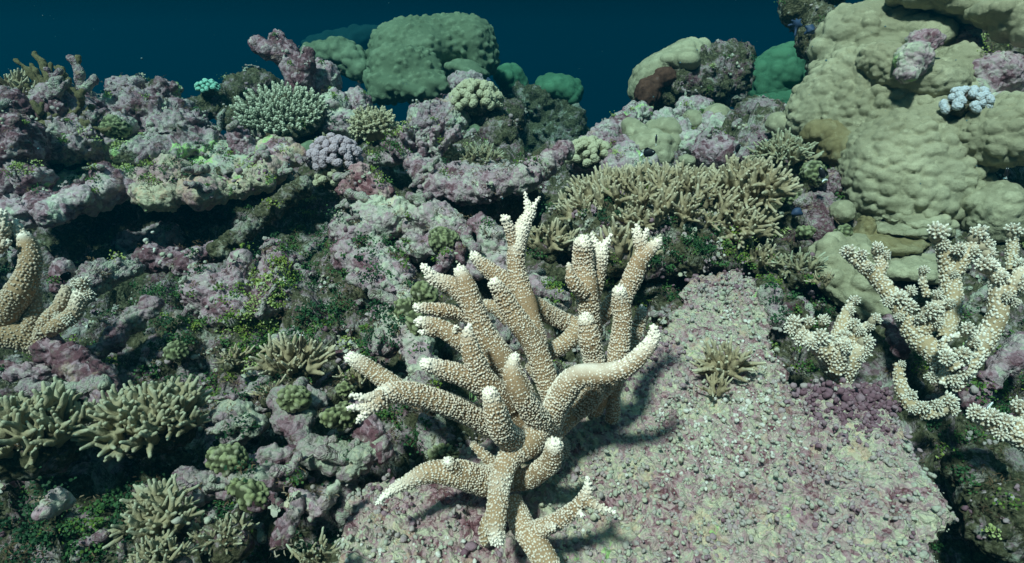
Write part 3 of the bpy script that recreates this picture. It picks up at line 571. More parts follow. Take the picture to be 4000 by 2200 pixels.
for a in [('coral_rock', 'pillar of pale crusted rock between the dead stump and small green boulder', [('e', 1255, 300, 3.0, 34, 60, 50), ('e', 1290, 310, 3.0, 34, 60, 50), ('e', 1240, 350, 3.0, 50, 50, 60)], 'pale', 470, .01),
          ('coral_rock', 'cone-shaped pale stone with turf right of the green table coral', [('e', 1310, 440, 2.85, 62, 75, 60), ('e', 1300, 390, 2.85, 34, 40, 40), ('e', 1340, 500, 2.8, 80, 60, 60)], 'pale', 472, .012),
          ('coral_rock', 'twin pale stone with a bright green face under the big boulder skirt', [('e', 1405, 430, 2.9, 50, 70, 60), ('e', 1390, 370, 2.9, 30, 30, 40), ('e', 1430, 480, 2.85, 50, 50, 50)], 'pale', 474, .012),
          ('coral_rock', 'smooth plum-coloured rock in shade right beneath the big boulder', [('e', 1720, 480, 3.0, 105, 85, 90), ('e', 1790, 430, 3.05, 60, 70, 70), ('e', 1660, 460, 3.0, 60, 50, 70), ('e', 1820, 330, 3.4, 60, 40, 80)], 'pink', 476, .02),
          ('coral_rock', 'dark rock below the tan cauliflower coral, left of the teal pillar', [('e', 1900, 480, 3.1, 90, 60, 80), ('e', 1950, 560, 2.95, 80, 90, 80), ('e', 1990, 460, 3.3, 60, 60, 60), ('e', 1860, 620, 2.8, 90, 40, 80)], 'mossy', 478, .02),
          ('coral_rock', 'pale peach boulder with a pointed top in front of the lilac coral', [('e', 1410, 710, 2.1, 62, 50, 60), ('e', 1400, 670, 2.1, 26, 26, 30), ('e', 1470, 750, 2.08, 70, 50, 60), ('e', 1360, 740, 2.1, 45, 34, 50)], 'tanrock', 480, .012),
          ('coral_rock', 'mint-topped round boulder of the central heap, above the dark hole', [('e', 1490, 860, 1.98, 95, 60, 80), ('e', 1560, 820, 2.0, 60, 40, 60), ('e', 1440, 810, 2.02, 70, 50, 60)], 'pale', 482, .015),
          ('coral_rock', 'mauve and mint rock at the upper right of the central heap', [('e', 1690, 850, 1.98, 100, 56, 80), ('e', 1750, 890, 1.95, 60, 50, 60), ('e', 1620, 890, 1.98, 50, 50, 60), ('e', 1630, 960, 1.92, 70, 50, 50), ('e', 1720, 950, 1.9, 70, 50, 50)], 'pale', 484, .014),
          ('coral_rock', 'arched pink rock with a round dark hole in the central heap', [('c', [(1360, 960, 1.92), (1390, 910, 1.92), (1440, 910, 1.92), (1470, 960, 1.9), (1520, 1000, 1.88)], (32, 28, 26, 26, 30)), ('e', 1340, 900, 1.98, 50, 60, 50)], 'pink', 486, .008),
          ('coral_rock', 'cream pebbly mass at the lower edge of the central heap, over algae', [('e', 1440, 1040, 1.8, 90, 50, 60), ('e', 1350, 1000, 1.85, 60, 60, 60), ('e', 1540, 1060, 1.8, 80, 50, 60), ('e', 1480, 1090, 1.76, 120, 34, 60)], 'pale', 488, .012),
          ('coral_rock', 'mauve knuckled finger drooping at the right of the central heap', [('c', [(1745, 955, 1.86), (1740, 1010, 1.84), (1712, 1055, 1.82)], (26, 20, 16))], 'pink', 490, .006),
          ('coral_rock', 'short mauve stub beside the drooping finger, left of the staghorn tip', [('c', [(1800, 970, 1.84), (1797, 1010, 1.82)], (15, 17)), ('e', 1812, 905, 1.9, 26, 20, 24)], 'pink', 492, .004),
          ('coral_rock', 'mint and mauve rubble lump right behind the tall staghorn branch', [('e', 1880, 880, 1.95, 50, 34, 40), ('e', 1920, 960, 1.9, 60, 60, 50), ('e', 1870, 1040, 1.85, 60, 40, 50), ('e', 1970, 1040, 1.85, 60, 60, 50), ('e', 2090, 1120, 1.8, 60, 40, 50), ('e', 2160, 1170, 1.75, 60, 40, 50)], 'pale', 494, .012),
          ('coral_rock', 'two plump mauve knobs joined like a bone, in front of the black hollow', [('e', 590, 1010, 1.95, 54, 44, 46), ('e', 680, 1015, 1.95, 50, 36, 44), ('e', 762, 1000, 1.93, 52, 36, 44), ('e', 730, 1050, 1.9, 40, 26, 30), ('e', 850, 985, 1.98, 50, 34, 44)], 'pink', 496, .010),
          ('coral_rock', 'dim mauve boulder half hidden in the shade under the long ledge', [('e', 640, 930, 2.45, 80, 60, 60), ('e', 520, 950, 2.4, 60, 40, 50)], 'pink', 498, .015),
          ('dead_branch', 'turf-covered dead branch slanting up from the bone-shaped stone to the ledge end', [('c', [(860, 980, 1.98), (960, 900, 2.02), (1060, 815, 2.08), (1180, 730, 2.15)], (36, 38, 36, 30))], 'mossy', 500, .010),
          ('coral_rock', 'pink stub with a green top rising over the white-tipped cluster on the left', [('c', [(235, 1110, 1.75), (245, 1060, 1.75), (238, 1028, 1.75)], (32, 28, 20))], 'pink', 502, .006),
          ('coral_rock', 'low mauve rubble arm between the pink stub and the bone-shaped stone', [('c', [(300, 1160, 1.72), (380, 1090, 1.78), (440, 1070, 1.8), (520, 1050, 1.84)], (42, 50, 40, 34)), ('e', 375, 1048, 1.78, 26, 18, 24)], 'rubble', 504, .010),
          ('coral_rock', 'pink columnar rubble left of the green algae slope', [('c', [(1080, 970, 1.9), (1075, 1060, 1.84), (1060, 1160, 1.78)], (36, 48, 60)), ('e', 1040, 1190, 1.74, 60, 40, 50)], 'pink', 506, .012),
          ('coral_rock', 'crumbly pink rock with an upright knob, middle of the left slope', [('e', 830, 1150, 1.78, 110, 80, 80), ('e', 900, 1210, 1.74, 100, 60, 70), ('c', [(920, 1120, 1.78), (940, 1030, 1.8)], (46, 34)), ('e', 780, 1080, 1.82, 50, 34, 40)], 'pink', 508, .016),
          ('dead_branch', 'mauve dead branch slanting up to the right with a swollen mint end, left of centre', [('c', [(370, 1385, 1.62), (450, 1320, 1.64), (530, 1245, 1.66), (590, 1195, 1.68)], (34, 40, 42, 42))], 'deadwood', 510, .012),
          ('dead_branch', 'long mauve dead branch lying level at the left edge, above the grey finger coral', [('c', [(-60, 1440, 1.6), (120, 1450, 1.58), (300, 1440, 1.6), (420, 1470, 1.6)], (32, 36, 34, 40))], 'pink', 512, .012),
          ('dead_branch', 'second level dead branch just behind the grey finger coral tips, pale topped', [('c', [(100, 1515, 1.5), (250, 1525, 1.5), (400, 1500, 1.5)], (22, 24, 22))], 'rubble', 514, .008),
          ('coral_rock', 'flat mauve and mint stone standing left of the rubble branches, low centre left', [('e', 920, 1615, 1.38, 62, 34, 50), ('e', 910, 1680, 1.36, 48, 26, 40), ('e', 980, 1660, 1.36, 50, 30, 40)], 'deadwood', 516, .008),
          ('dead_branch', 'thick pale dead branch bending down from the green brain knob, low centre left', [('c', [(1110, 1560, 1.42), (1120, 1630, 1.38), (1170, 1700, 1.35), (1190, 1770, 1.32)], (50, 42, 40, 44)), ('e', 1210, 1560, 1.42, 60, 34, 40), ('e', 1190, 1640, 1.37, 32, 32, 32)], 'deadwood', 518, .008),
          ('dead_branch', 'fat pale dead branch running level to the plate edge, under the staghorn forks', [('c', [(1190, 1765, 1.32), (1300, 1790, 1.3), (1400, 1790, 1.3), (1480, 1750, 1.32)], (48, 50, 52, 40)), ('c', [(1400, 1790, 1.3), (1360, 1850, 1.28)], (46, 30))], 'deadwood', 520, .010),
          ('dead_branch', 'stubby mauve branch climbing beneath the three-pronged staghorn tip', [('c', [(1480, 1760, 1.32), (1450, 1690, 1.34), (1420, 1620, 1.36), (1390, 1590, 1.38)], (42, 44, 40, 30))], 'pink', 522, .006),
          ('dead_branch', 'grey-green dead branch lying level, upper one of the low left pair', [('c', [(820, 1800, 1.28), (920, 1810, 1.28), (1030, 1800, 1.28), (1150, 1790, 1.3)], (30, 36, 40, 34))], 'deadwood', 524, .008),
          ('dead_branch', 'long lime and mauve dead branch lying level, lower one of the low left pair', [('c', [(700, 1850, 1.24), (740, 1890, 1.22), (880, 1900, 1.22), (1020, 1890, 1.22), (1140, 1880, 1.24)], (28, 38, 42, 44, 30))], 'deadwood', 526, .008),
          ('dead_branch', 'thin mauve broken twig with two prongs in the dark left of the plate', [('c', [(1160, 1930, 1.18), (1240, 1990, 1.16), (1270, 1950, 1.16), (1315, 1885, 1.16)], (30, 26, 24, 13)), ('c', [(1240, 1990, 1.16), (1215, 2025, 1.15)], (20, 14))], 'pink', 528, .005),
          ('dead_branch', 'ochre and mauve dead stub leaning in the dark gap by the plate corner', [('c', [(1090, 2110, 1.1), (1130, 2040, 1.12), (1150, 1990, 1.14)], (34, 30, 22)), ('e', 1030, 1960, 1.15, 34, 22, 30)], 'deadwood', 530, .006),
          ('coral_rock', 'pinkish pillar rock with two green brain knobs left of the staghorn', [('c', [(1590, 1170, 1.62), (1610, 1270, 1.55), (1625, 1360, 1.5), (1660, 1450, 1.46)], (52, 46, 50, 62)), ('c', [(1500, 1225, 1.6), (1530, 1300, 1.55), (1590, 1350, 1.52)], (34, 30, 34))], 'pale', 532, .010),
          ('coral_rock', 'smooth mauve egg-shaped stone left of the pillar rock', [('e', 1503, 1350, 1.55, 38, 36, 36), ('e', 1345, 1385, 1.55, 16, 16, 16)], 'rubble', 534, .004),
          ('coral_rock', 'grey-mauve round stone under the staghorn left arm', [('e', 1650, 1505, 1.42, 62, 50, 50), ('e', 1680, 1660, 1.36, 40, 40, 40), ('e', 1700, 1740, 1.34, 60, 40, 50)], 'rubble', 536, .008),
          ('coral_rock', 'sloping mauve and green rock rising from the right-hand gap to the bommie', [('c', [(2270, 620, 2.75), (2340, 560, 2.8), (2420, 500, 2.9), (2500, 450, 3.0)], (55, 50, 50, 50)), ('e', 2380, 620, 2.7, 130, 80, 90), ('e', 2460, 660, 2.6, 110, 60, 90)], 'pale', 540, .02),
          ('coral_rock', 'pale knob of rock at the foot of the bommie, between olive domes', [('e', 2590, 460, 2.9, 50, 34, 50), ('e', 2720, 420, 2.95, 70, 40, 60), ('e', 2650, 500, 2.82, 40, 40, 50), ('e', 2780, 500, 2.85, 60, 50, 60), ('e', 2700, 560, 2.75, 80, 50, 60)], 'pale', 542, .015),
          ('coral_rock', 'lilac frosted stone between the many-lobed olive coral and the dark slope', [('e', 2800, 600, 2.6, 85, 62, 70), ('e', 2770, 550, 2.65, 40, 40, 40)], 'pink', 544, .010),
          ('coral_rock', 'dark reddish rock right of the lilac stone, with a small olive knob', [('e', 2960, 560, 2.6, 60, 46, 60), ('e', 2940, 610, 2.5, 60, 30, 50), ('e', 2990, 430, 2.8, 60, 34, 60)], 'rubble', 546, .012),
          ('coral_rock', 'mauve and rust stone below the brain coral at the giant colony foot', [('e', 3130, 790, 2.15, 40, 30, 40), ('e', 3220, 800, 2.12, 50, 44, 50), ('e', 3240, 720, 2.2, 60, 50, 60), ('e', 3190, 860, 2.1, 50, 44, 50), ('e', 3200, 910, 2.05, 36, 44, 40)], 'rubble', 548, .012),
          ('coral_rock', 'mauve mossy rock in the dark passage between finger field and giant colony', [('e', 3080, 880, 2.1, 70, 70, 60), ('e', 3010, 1150, 1.9, 60, 60, 60), ('e', 3090, 1220, 1.8, 60, 50, 50), ('e', 3200, 1010, 1.95, 50, 50, 50)], 'mossy', 550, .015),
          ('coral_rock', 'pinkish frilly stone by the right rim of the plate, left of the white-tipped bush', [('e', 3010, 1150, 1.75, 40, 34, 34), ('e', 3050, 1250, 1.7, 34, 30, 34)], 'rubble', 552, .008),
          ('dead_branch', 'crimson and orange crusted dead branch at the right edge, beside the white branches', [('c', [(3860, 1480, 1.5), (3920, 1420, 1.52), (4010, 1350, 1.55)], (36, 44, 50))], 'pink', 554, .012),
          ('dead_branch', 'upright purple dead twig in front of the smooth coral mound, right', [('c', [(3520, 1370, 1.62), (3490, 1300, 1.66), (3465, 1250, 1.7)], (24, 20, 18))], 'pink', 556, .006),
          ('coral_rock', 'round mauve stone in the dark beside the lowest white clusters, right edge', [('e', 3800, 1565, 1.42, 36, 38, 34)], 'pink', 558, .004),
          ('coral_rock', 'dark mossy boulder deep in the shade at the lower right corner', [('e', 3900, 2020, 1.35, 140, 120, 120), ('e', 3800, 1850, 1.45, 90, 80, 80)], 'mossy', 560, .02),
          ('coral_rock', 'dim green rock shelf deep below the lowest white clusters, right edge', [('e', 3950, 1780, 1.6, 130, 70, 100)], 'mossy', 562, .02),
          ('coral_rock', 'pale stone lying in the dark turf at the lower left', [('e', 215, 1955, 1.05, 34, 26, 30), ('e', 190, 1990, 1.04, 24, 18, 24)], 'pale', 564, .004)]:
    db = a[0] == 'dead_branch'; a = list(a); a[2] = [(q[0], q[1], tuple(x * .84 for x in q[2])) if q[0] == 'c' and db else q for q in a[2]]
    if db: a[2] = [(q[0], [(u_[0], u_[1], u_[2] * (.962 if u_[0] < 1500 else 1)) for u_ in q[1]], q[2]) if q[0] == 'c' else (q[0], q[1], q[2], q[3] * .962, *q[4:]) for q in a[2]]
    rock(a[0], a[1], 'rock' if 'rock' in a[0] else 'dead coral', a[2], a[3], k=.008 if db else .022, fn=RR(a[5] * (.8 if db else 1), 26, a[5] * .8, 58, .0045, a[4]), vox=.0024 * a[2][0][3] if a[2][0][0] == 'e' else .0024 * a[2][0][1][0][2])

t = thing('vase_coral', 'dead vase-shaped coral plate with an upturned right arm, dark ribbed underside, centre', 'coral plate', P(1900, 860, 2.25))
rock('rim', None, None, [('c', [(1620, 640, 2.3), (1690, 725, 2.22), (1800, 760, 2.18), (1930, 735, 2.15), (2050, 700, 2.15)], (34, 42, 40, 44, 40)), ('c', [(2050, 700, 2.15), (2130, 650, 2.2), (2205, 585, 2.25)], (36, 34, 20)), ('e', 1900, 700, 2.4, 200, 40, 180), ('c', [(2200, 590, 2.25), (2190, 572, 2.25)], (15, 12))], 'pink', k=.03, fn=RR(.012, 28, .012, 58, .005, 570), parent=t)
rock('bowl', None, None, [('e', 1860, 780, 2.35, 190, 70, 150), ('e', 1980, 760, 2.35, 140, 70, 120), ('e', 1800, 840, 2.4, 110, 60, 100), ('e', 1960, 830, 2.45, 130, 60, 100)], 'mossy', k=.04, fn=RR(.015, 26, .010, 60, .005, 572), parent=t)
t = thing('bushy_dead_coral', 'fan of nodular pink dead coral twigs standing above the vase-shaped plate', 'dead coral', P(1650, 650, 2.45))
its = [('e', 1650, 610, 2.5, 85, 40, 60), ('e', 1700, 630, 2.5, 60, 30, 50), ('e', 1520, 620, 2.5, 80, 22, 50)]
rg = np.random.default_rng(5)
for k in range(70):
    a = rg.uniform(0, 1); x0, y0 = 1540 + 220 * a, 610 - 20 * a + rg.uniform(-50, 25); an = R(-60 + 120 * a + rg.uniform(-30, 30)); Lg = rg.uniform(35, 70)
    its.append(('c', [(x0, y0, 2.48 + rg.uniform(-.1, .1)), (x0 + Lg * math.sin(an), y0 - Lg * math.cos(an), 2.45 + rg.uniform(-.1, .12))], (11, 8)))
rock('twigs', None, None, its, 'pink', k=.004, fn=RR(.004, 44, .006, 80, .003, 580), vox=.0055, parent=t)
# base of the finger-coral field
rock('coral_mound', 'broad rubble mound carrying the beige finger coral field right of centre', 'rock', [('e', 2560, 890, 2.15, 370, 130, 260), ('e', 2760, 850, 2.15, 210, 130, 200), ('e', 2350, 900, 2.05, 190, 100, 180), ('e', 2600, 1000, 1.95, 260, 70, 120)], 'mossy', k=.06, fn=RR(.03, 22, .02, 50, .007, 590))

# ------------------------------------------------------------------ finger corals (beige lobed leather-like clumps)
def finger_lobe(seed, n=7, fan=.85, L=.70, r=.060, flat=.40, palm=.28):
    rg = np.random.default_rng(seed); s = SDF(.021, .04); s.cap((0, 0, -.15), (0, 0, palm), .11, .095)
    for k in range(n):
        a = (k / (n - 1) * 2 - 1) * fan + rg.normal() * .12; b = rg.normal() * flat; d = np.array((math.sin(a), math.sin(b), math.cos(a) * math.cos(b))); l = L * rg.uniform(.65, 1.05) * (1 - .2 * abs(a))
        p0 = np.array((math.sin(a) * .05, 0, palm * .7)); p1 = p0 + d * l * .55; d2 = d + rg.normal(size=3) * .18 + (0, 0, .12); p2 = p1 + d2 / np.linalg.norm(d2) * l * .5
        s.cap(p0, p1, r * 1.15, r, .06); s.cap(p1, p2, r, r * .62, .03)
        if rg.random() < .45: d3 = d + rg.normal(size=3) * .5; s.cap(p1, p1 + d3 / np.linalg.norm(d3) * l * .36, r * .85, r * .6, .03)
    V, F = s.mesh(); rr = np.linalg.norm(V - (0, 0, palm * .5), axis=1); tint = np.clip((rr - .40) / .42, 0, 1) ** 1.3
    V = V + .012 * np.stack((vnoise(V, 9, seed), vnoise(V, 9, seed + 1), vnoise(V, 9, seed + 2)), -1); return V, F, tint
LOBES = {}
def lobe_mesh(kind, i):
    if (kind, i) not in LOBES:
        kw = dict(n=7, fan=.9) if kind == 'fan' else dict(n=4, fan=.5, L=.8, r=.055)
        LOBES[kind, i] = finger_lobe(1000 + i * 7 + len(kind), **kw)
    return LOBES[kind, i]
def finger_coral(label, px, py, d, rx, rz, n, size, mat='finger', kind='fan', nv=5, base=True, seed=1, up=.55, ry=None, squash=1.0, basemat='mossy', group='finger corals on the reef', zmin=-.05):
    rg = np.random.default_rng(seed); c = P(px, py, d); ax, az = S(rx, d), S(rz, d); ay = S(ry or (rx + rz) / 2, d); t = thing('finger_coral', label, 'soft coral', c, group); sz = S(size, d)
    if base: rock('base', None, None, [('e', px, py, d, rx * .82, rz * .7, (ry or (rx + rz) / 2) * .8)], basemat, k=.02, parent=t, fn=RR(.01, 30, .01, 60, .004, seed + 600))
    meshes = []
    for i in range(nv):
        V, F, ti = lobe_mesh(kind, i); o = mk('branchlet', V, F, M[mat], t, attrs={'tint': ti}); meshes.append(o)
    k = 0; cnt = 0; ga = math.pi * (3 - 5 ** .5)
    while k < 4 * n and cnt < n:
        zf = 1 - (k + .5) / (2.0 * n) * (1.25 - zmin); th = k * ga + rg.uniform(-.3, .3); k += 1
        if zf < zmin: break
        rr = math.sqrt(max(0, 1 - zf * zf)); u = np.array((rr * math.cos(th), rr * math.sin(th), zf))
        if u[1] > .72: continue
        pos = u * (ax * .80, ay * .8, az * .68); nn = u / (ax, ay, az); nn /= np.linalg.norm(nn); nn = nn + (0, -.12, up) + rg.normal(size=3) * .16; nn /= np.linalg.norm(nn)
        o = meshes[cnt] if cnt < nv else dupc(meshes[rg.integers(nv)], t)
        put(o, pos, align(nn, rg.uniform(0, 6.28)), sz * rg.uniform(.8, 1.2) * np.array((1, 1, squash))); cnt += 1
    for o in meshes[cnt:]: bpy.data.objects.remove(o)
    return t
finger_coral('wide field of beige finger coral on the mound right of centre, behind the staghorn', 2560, 850, 2.1, 430, 190, 99, 102, seed=3, nv=8, base=False, up=.75, ry=330, zmin=-.1)
finger_coral('beige finger coral tuft drooping at the right end of the big field', 2910, 800, 2.05, 140, 140, 32, 125, seed=4, base=False, up=.15)
finger_coral('beige finger coral clump spilling at the lower right of the field, above the dark gap', 2880, 920, 1.98, 120, 70, 18, 115, 'finger', seed=41, base=False, up=.0)
for a_ in [(2290, 880, 2.0, 80, 50, 14, 100, 'beige finger clump at the near left foot of the big field, beside the staghorn tip'), (2470, 905, 1.95, 90, 50, 14, 105, 'beige finger clump between the tops of the two right staghorn stems'),
           (2620, 880, 2.0, 90, 60, 14, 100, 'beige finger clump low on the front of the field, left of the pink frilly crust'), (2400, 830, 2.08, 110, 50, 16, 100, 'beige finger clump in the front row of the field, above the staghorn stems')]:
    finger_coral(a_[7], *a_[:7], seed=int(a_[0]), base=False, up=.5)
finger_coral('beige starburst finger coral just right of the tall staghorn branch', 2135, 980, 1.85, 70, 60, 13, 105, kind='slim', seed=5, up=.35)
finger_coral('spidery beige finger coral seen behind the two right-hand staghorn stems', 2420, 1020, 1.75, 90, 70, 14, 125, kind='slim', seed=6, up=.2)
finger_coral('pale beige bush with many fine fingers standing alone on the left slope', 1150, 1455, 1.52, 95, 62, 20, 128, 'finger', kind='slim', seed=7, up=.45)
finger_coral('little finger coral peeking out left of the staghorn upper-left arm', 1385, 1500, 1.5, 45, 34, 7, 80, kind='slim', seed=8)
finger_coral('dull brown finger tuft in the weeds left of the pale bush', 915, 1425, 1.55, 34, 26, 6, 75, kind='slim', seed=9)
finger_coral('small splayed finger coral just below the pale bush, by the green knob', 1060, 1555, 1.42, 34, 24, 6, 70, kind='slim', seed=10)
finger_coral('large grey-beige finger coral mass at the lower left, right-hand half', 590, 1690, 1.32, 190, 105, 34, 165, 'finger_grey', seed=11, up=.5)
finger_coral('blurred grey-beige finger coral mass at the lower left edge', 130, 1740, 1.25, 200, 120, 30, 175, 'finger_grey', seed=12, up=.5)
finger_coral('grey finger coral with broad flat lobes near the bottom left, leaning over turf', 640, 2060, 1.08, 100, 80, 14, 155, 'finger_grey', seed=13, up=.6)
finger_coral('dark bushy grey finger coral right of the broad-lobed one, bottom left', 870, 2120, 1.08, 90, 55, 16, 90, 'finger_grey', seed=14, up=.5)
finger_coral('few thin grey fingers rising at the very bottom, left of the plate corner', 1230, 2210, 1.02, 50, 40, 8, 100, 'finger_grey', kind='slim', seed=15)
finger_coral('grey finger coral low on the bottom edge, beneath the broad-lobed one', 640, 2220, 1.0, 90, 60, 12, 110, 'finger_grey', seed=16)
finger_coral('beige fan of finger coral growing flat on the dead plate', 2820, 1455, 1.52, 60, 46, 13, 125, kind='slim', seed=17, up=.2, base=False)
finger_coral('small grey finger clump just below the fan on the dead plate', 2800, 1535, 1.45, 36, 22, 5, 80, kind='slim', seed=18, up=.0, base=False)
finger_coral('amber finger coral in the shade right of the plate top', 2965, 1040, 1.95, 50, 34, 8, 95, kind='slim', seed=19)
finger_coral('dim grey finger coral beside the amber one, before the smooth mound', 3110, 1075, 1.88, 60, 55, 13, 90, 'finger_grey', kind='slim', seed=20)
finger_coral('grey-beige finger coral standing in the passage left of the giant colony foot', 3050, 660, 2.3, 80, 95, 26, 95, 'finger_grey', seed=21)
finger_coral('thin teal-grey finger coral inside the vase-shaped plate', 1870, 640, 2.5, 95, 36, 22, 62, 'finger_grey', kind='slim', seed=22)
finger_coral('tan finger coral at the far left edge, below the antlers', 75, 400, 2.5, 75, 70, 18, 85, 'finger', kind='slim', seed=23)
finger_coral('tiny pale fingers with pink weed in front of the smooth mound, right', 3215, 1115, 1.72, 26, 18, 5, 62, 'finger', kind='slim', seed=24)

# ------------------------------------------------------------------ staghorn
ENDS = {}
def polyp_template():
    a = np.linspace(0, 2 * math.pi, 6, endpoint=False); r0, r1 = .52, .38
    V = [(r0 * math.cos(t), r0 * math.sin(t), -.15) for t in a] + [(r1 * math.cos(t) + .04, r1 * math.sin(t), .42) for t in a] + [(.04, 0, .56)]
    F3 = [(6 + i, 6 + (i + 1) % 6, 12) for i in range(6)]; F4 = [(i, (i + 1) % 6, 6 + (i + 1) % 6, 6 + i) for i in range(6)]
    return np.array(V), [np.array(F3), np.array(F4)], np.array([0.0] * 6 + [.72] * 6 + [1.0])
PV, PF, PT = polyp_template()
def stag_branch(parent, pts, widths, white_tip=1.0, pol=.0085, seed=0, mat='stag', top_white=0.0, white_at=(), name='branch', tip_len=.05, jag=1.0, cup=1.0):
    """pts [(px,py,d)], widths in photo px; covered in rows of little cups"""
    rg = np.random.default_rng(seed); K = 6; Pw = np.array([P(*p) for p in pts]) - np.array(parent.location); C = catmull(Pw, K)
    rw = np.interp(np.linspace(0, 1, len(C)), np.linspace(0, 1, len(widths)), [S(w * (.84 if mat == 'stag_right' else .98), p[2]) / 2 for w, p in zip(widths, pts)]) if len(widths) == len(pts) else None
    seg = np.linalg.norm(np.diff(C, axis=0), axis=1); s = np.concatenate(([0], np.cumsum(seg))); Lt = s[-1]; n = max(6, int(Lt / .006)); sn = np.linspace(0, Lt, n)
    C = np.stack([np.interp(sn, s, C[:, a]) for a in range(3)], -1); rw = np.interp(sn, s, rw) - pol * .55
    C = C + .35 * rw.min() * np.stack([vnoise(C, 14, seed + a) for a in range(3)], -1) * np.minimum(1, sn / .03)[:, None]; rw = rw * (1 + .09 * vnoise(C, 22, seed + 9))
    V, F, fr = sweep(C, rw, 16, .10, seed); pc, T, U, B, rr = fr; sc_ = np.concatenate((sn, np.full(len(pc) - n, Lt) + np.linalg.norm(pc[n:] - pc[n - 1], axis=1))); ST = sc_[-1]
    def white(svals, pos):
        w = np.clip((svals - (ST - tip_len * 1.35)) / (tip_len * 1.15), 0, 1) ** 1.3 * white_tip
        if len(white_at):
            for (wx, wy, wd, wr) in white_at: q = P(wx, wy, wd) - np.array(parent.location); w = np.maximum(w, np.clip(1.3 - np.linalg.norm(pos - q, axis=1) / wr, 0, 1))
        return w
    ring = np.repeat(np.arange(len(pc)), 16); ring = np.concatenate((ring, [len(pc) - 1])); t0 = white(sc_[ring], V) * .85
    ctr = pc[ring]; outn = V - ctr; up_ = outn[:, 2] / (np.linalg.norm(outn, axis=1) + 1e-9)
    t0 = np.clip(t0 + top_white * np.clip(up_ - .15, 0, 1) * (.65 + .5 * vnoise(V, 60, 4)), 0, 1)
    # cups in staggered rows
    pos, nor, tan, tw = [], [], [], []; row = 0; q = .0
    while q < ST:
        i = min(int(np.searchsorted(sc_, q)), len(pc) - 1); r_ = max(rr[i], .002); m = max(3, int(2 * math.pi * r_ / (pol * 1.08))); a0 = row * .5 * 2 * math.pi / m + rg.uniform(-.15, .15)
        for k in range(m):
            a = a0 + 2 * math.pi * k / m + rg.normal() * 1.0 / m; dv = U[i] * math.cos(a) + B[i] * math.sin(a)
            tipf = max(0, (q - (ST - r_ * 1.2)) / (r_ * 1.2)) if i >= n else 0
            nn = dv * 1.0 + T[i] * (.55 + rg.normal() * .3 + 2.0 * tipf); pos.append(pc[i] + dv * r_ * .97 + T[i] * rg.normal() * pol * .30); nor.append(nn); tw.append(q)
        q += pol * (.93 if i < n else .8); row += 1
    pos.append(pc[-1] + T[-1] * rr[-1] * .5); nor.append(T[-1]); tw.append(ST)
    pos, nor, tw = np.array(pos), np.array(nor), np.array(tw); fr_ = frames(nor, rg); sz = pol * rg.uniform(.62, 1.22, len(pos)); wv = white(tw, pos); sz3 = np.stack((sz * (1), sz, sz * (1.0 + .35 * wv * jag)), -1)
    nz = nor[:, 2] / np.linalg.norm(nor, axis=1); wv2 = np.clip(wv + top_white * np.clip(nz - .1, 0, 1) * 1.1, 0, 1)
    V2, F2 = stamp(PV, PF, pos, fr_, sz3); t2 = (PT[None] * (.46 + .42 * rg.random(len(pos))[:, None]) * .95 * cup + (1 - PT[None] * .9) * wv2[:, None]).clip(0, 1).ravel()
    Va, Fa, A = join([(V, F, {'tint': t0}), (V2, F2, {'tint': t2})])
    o = mk(name, Va, Fa, M[mat], parent, attrs=A); ENDS[o.name] = [(v + np.array(parent.location), r) for v, r in zip(C[::3], rw[::3])]; return o

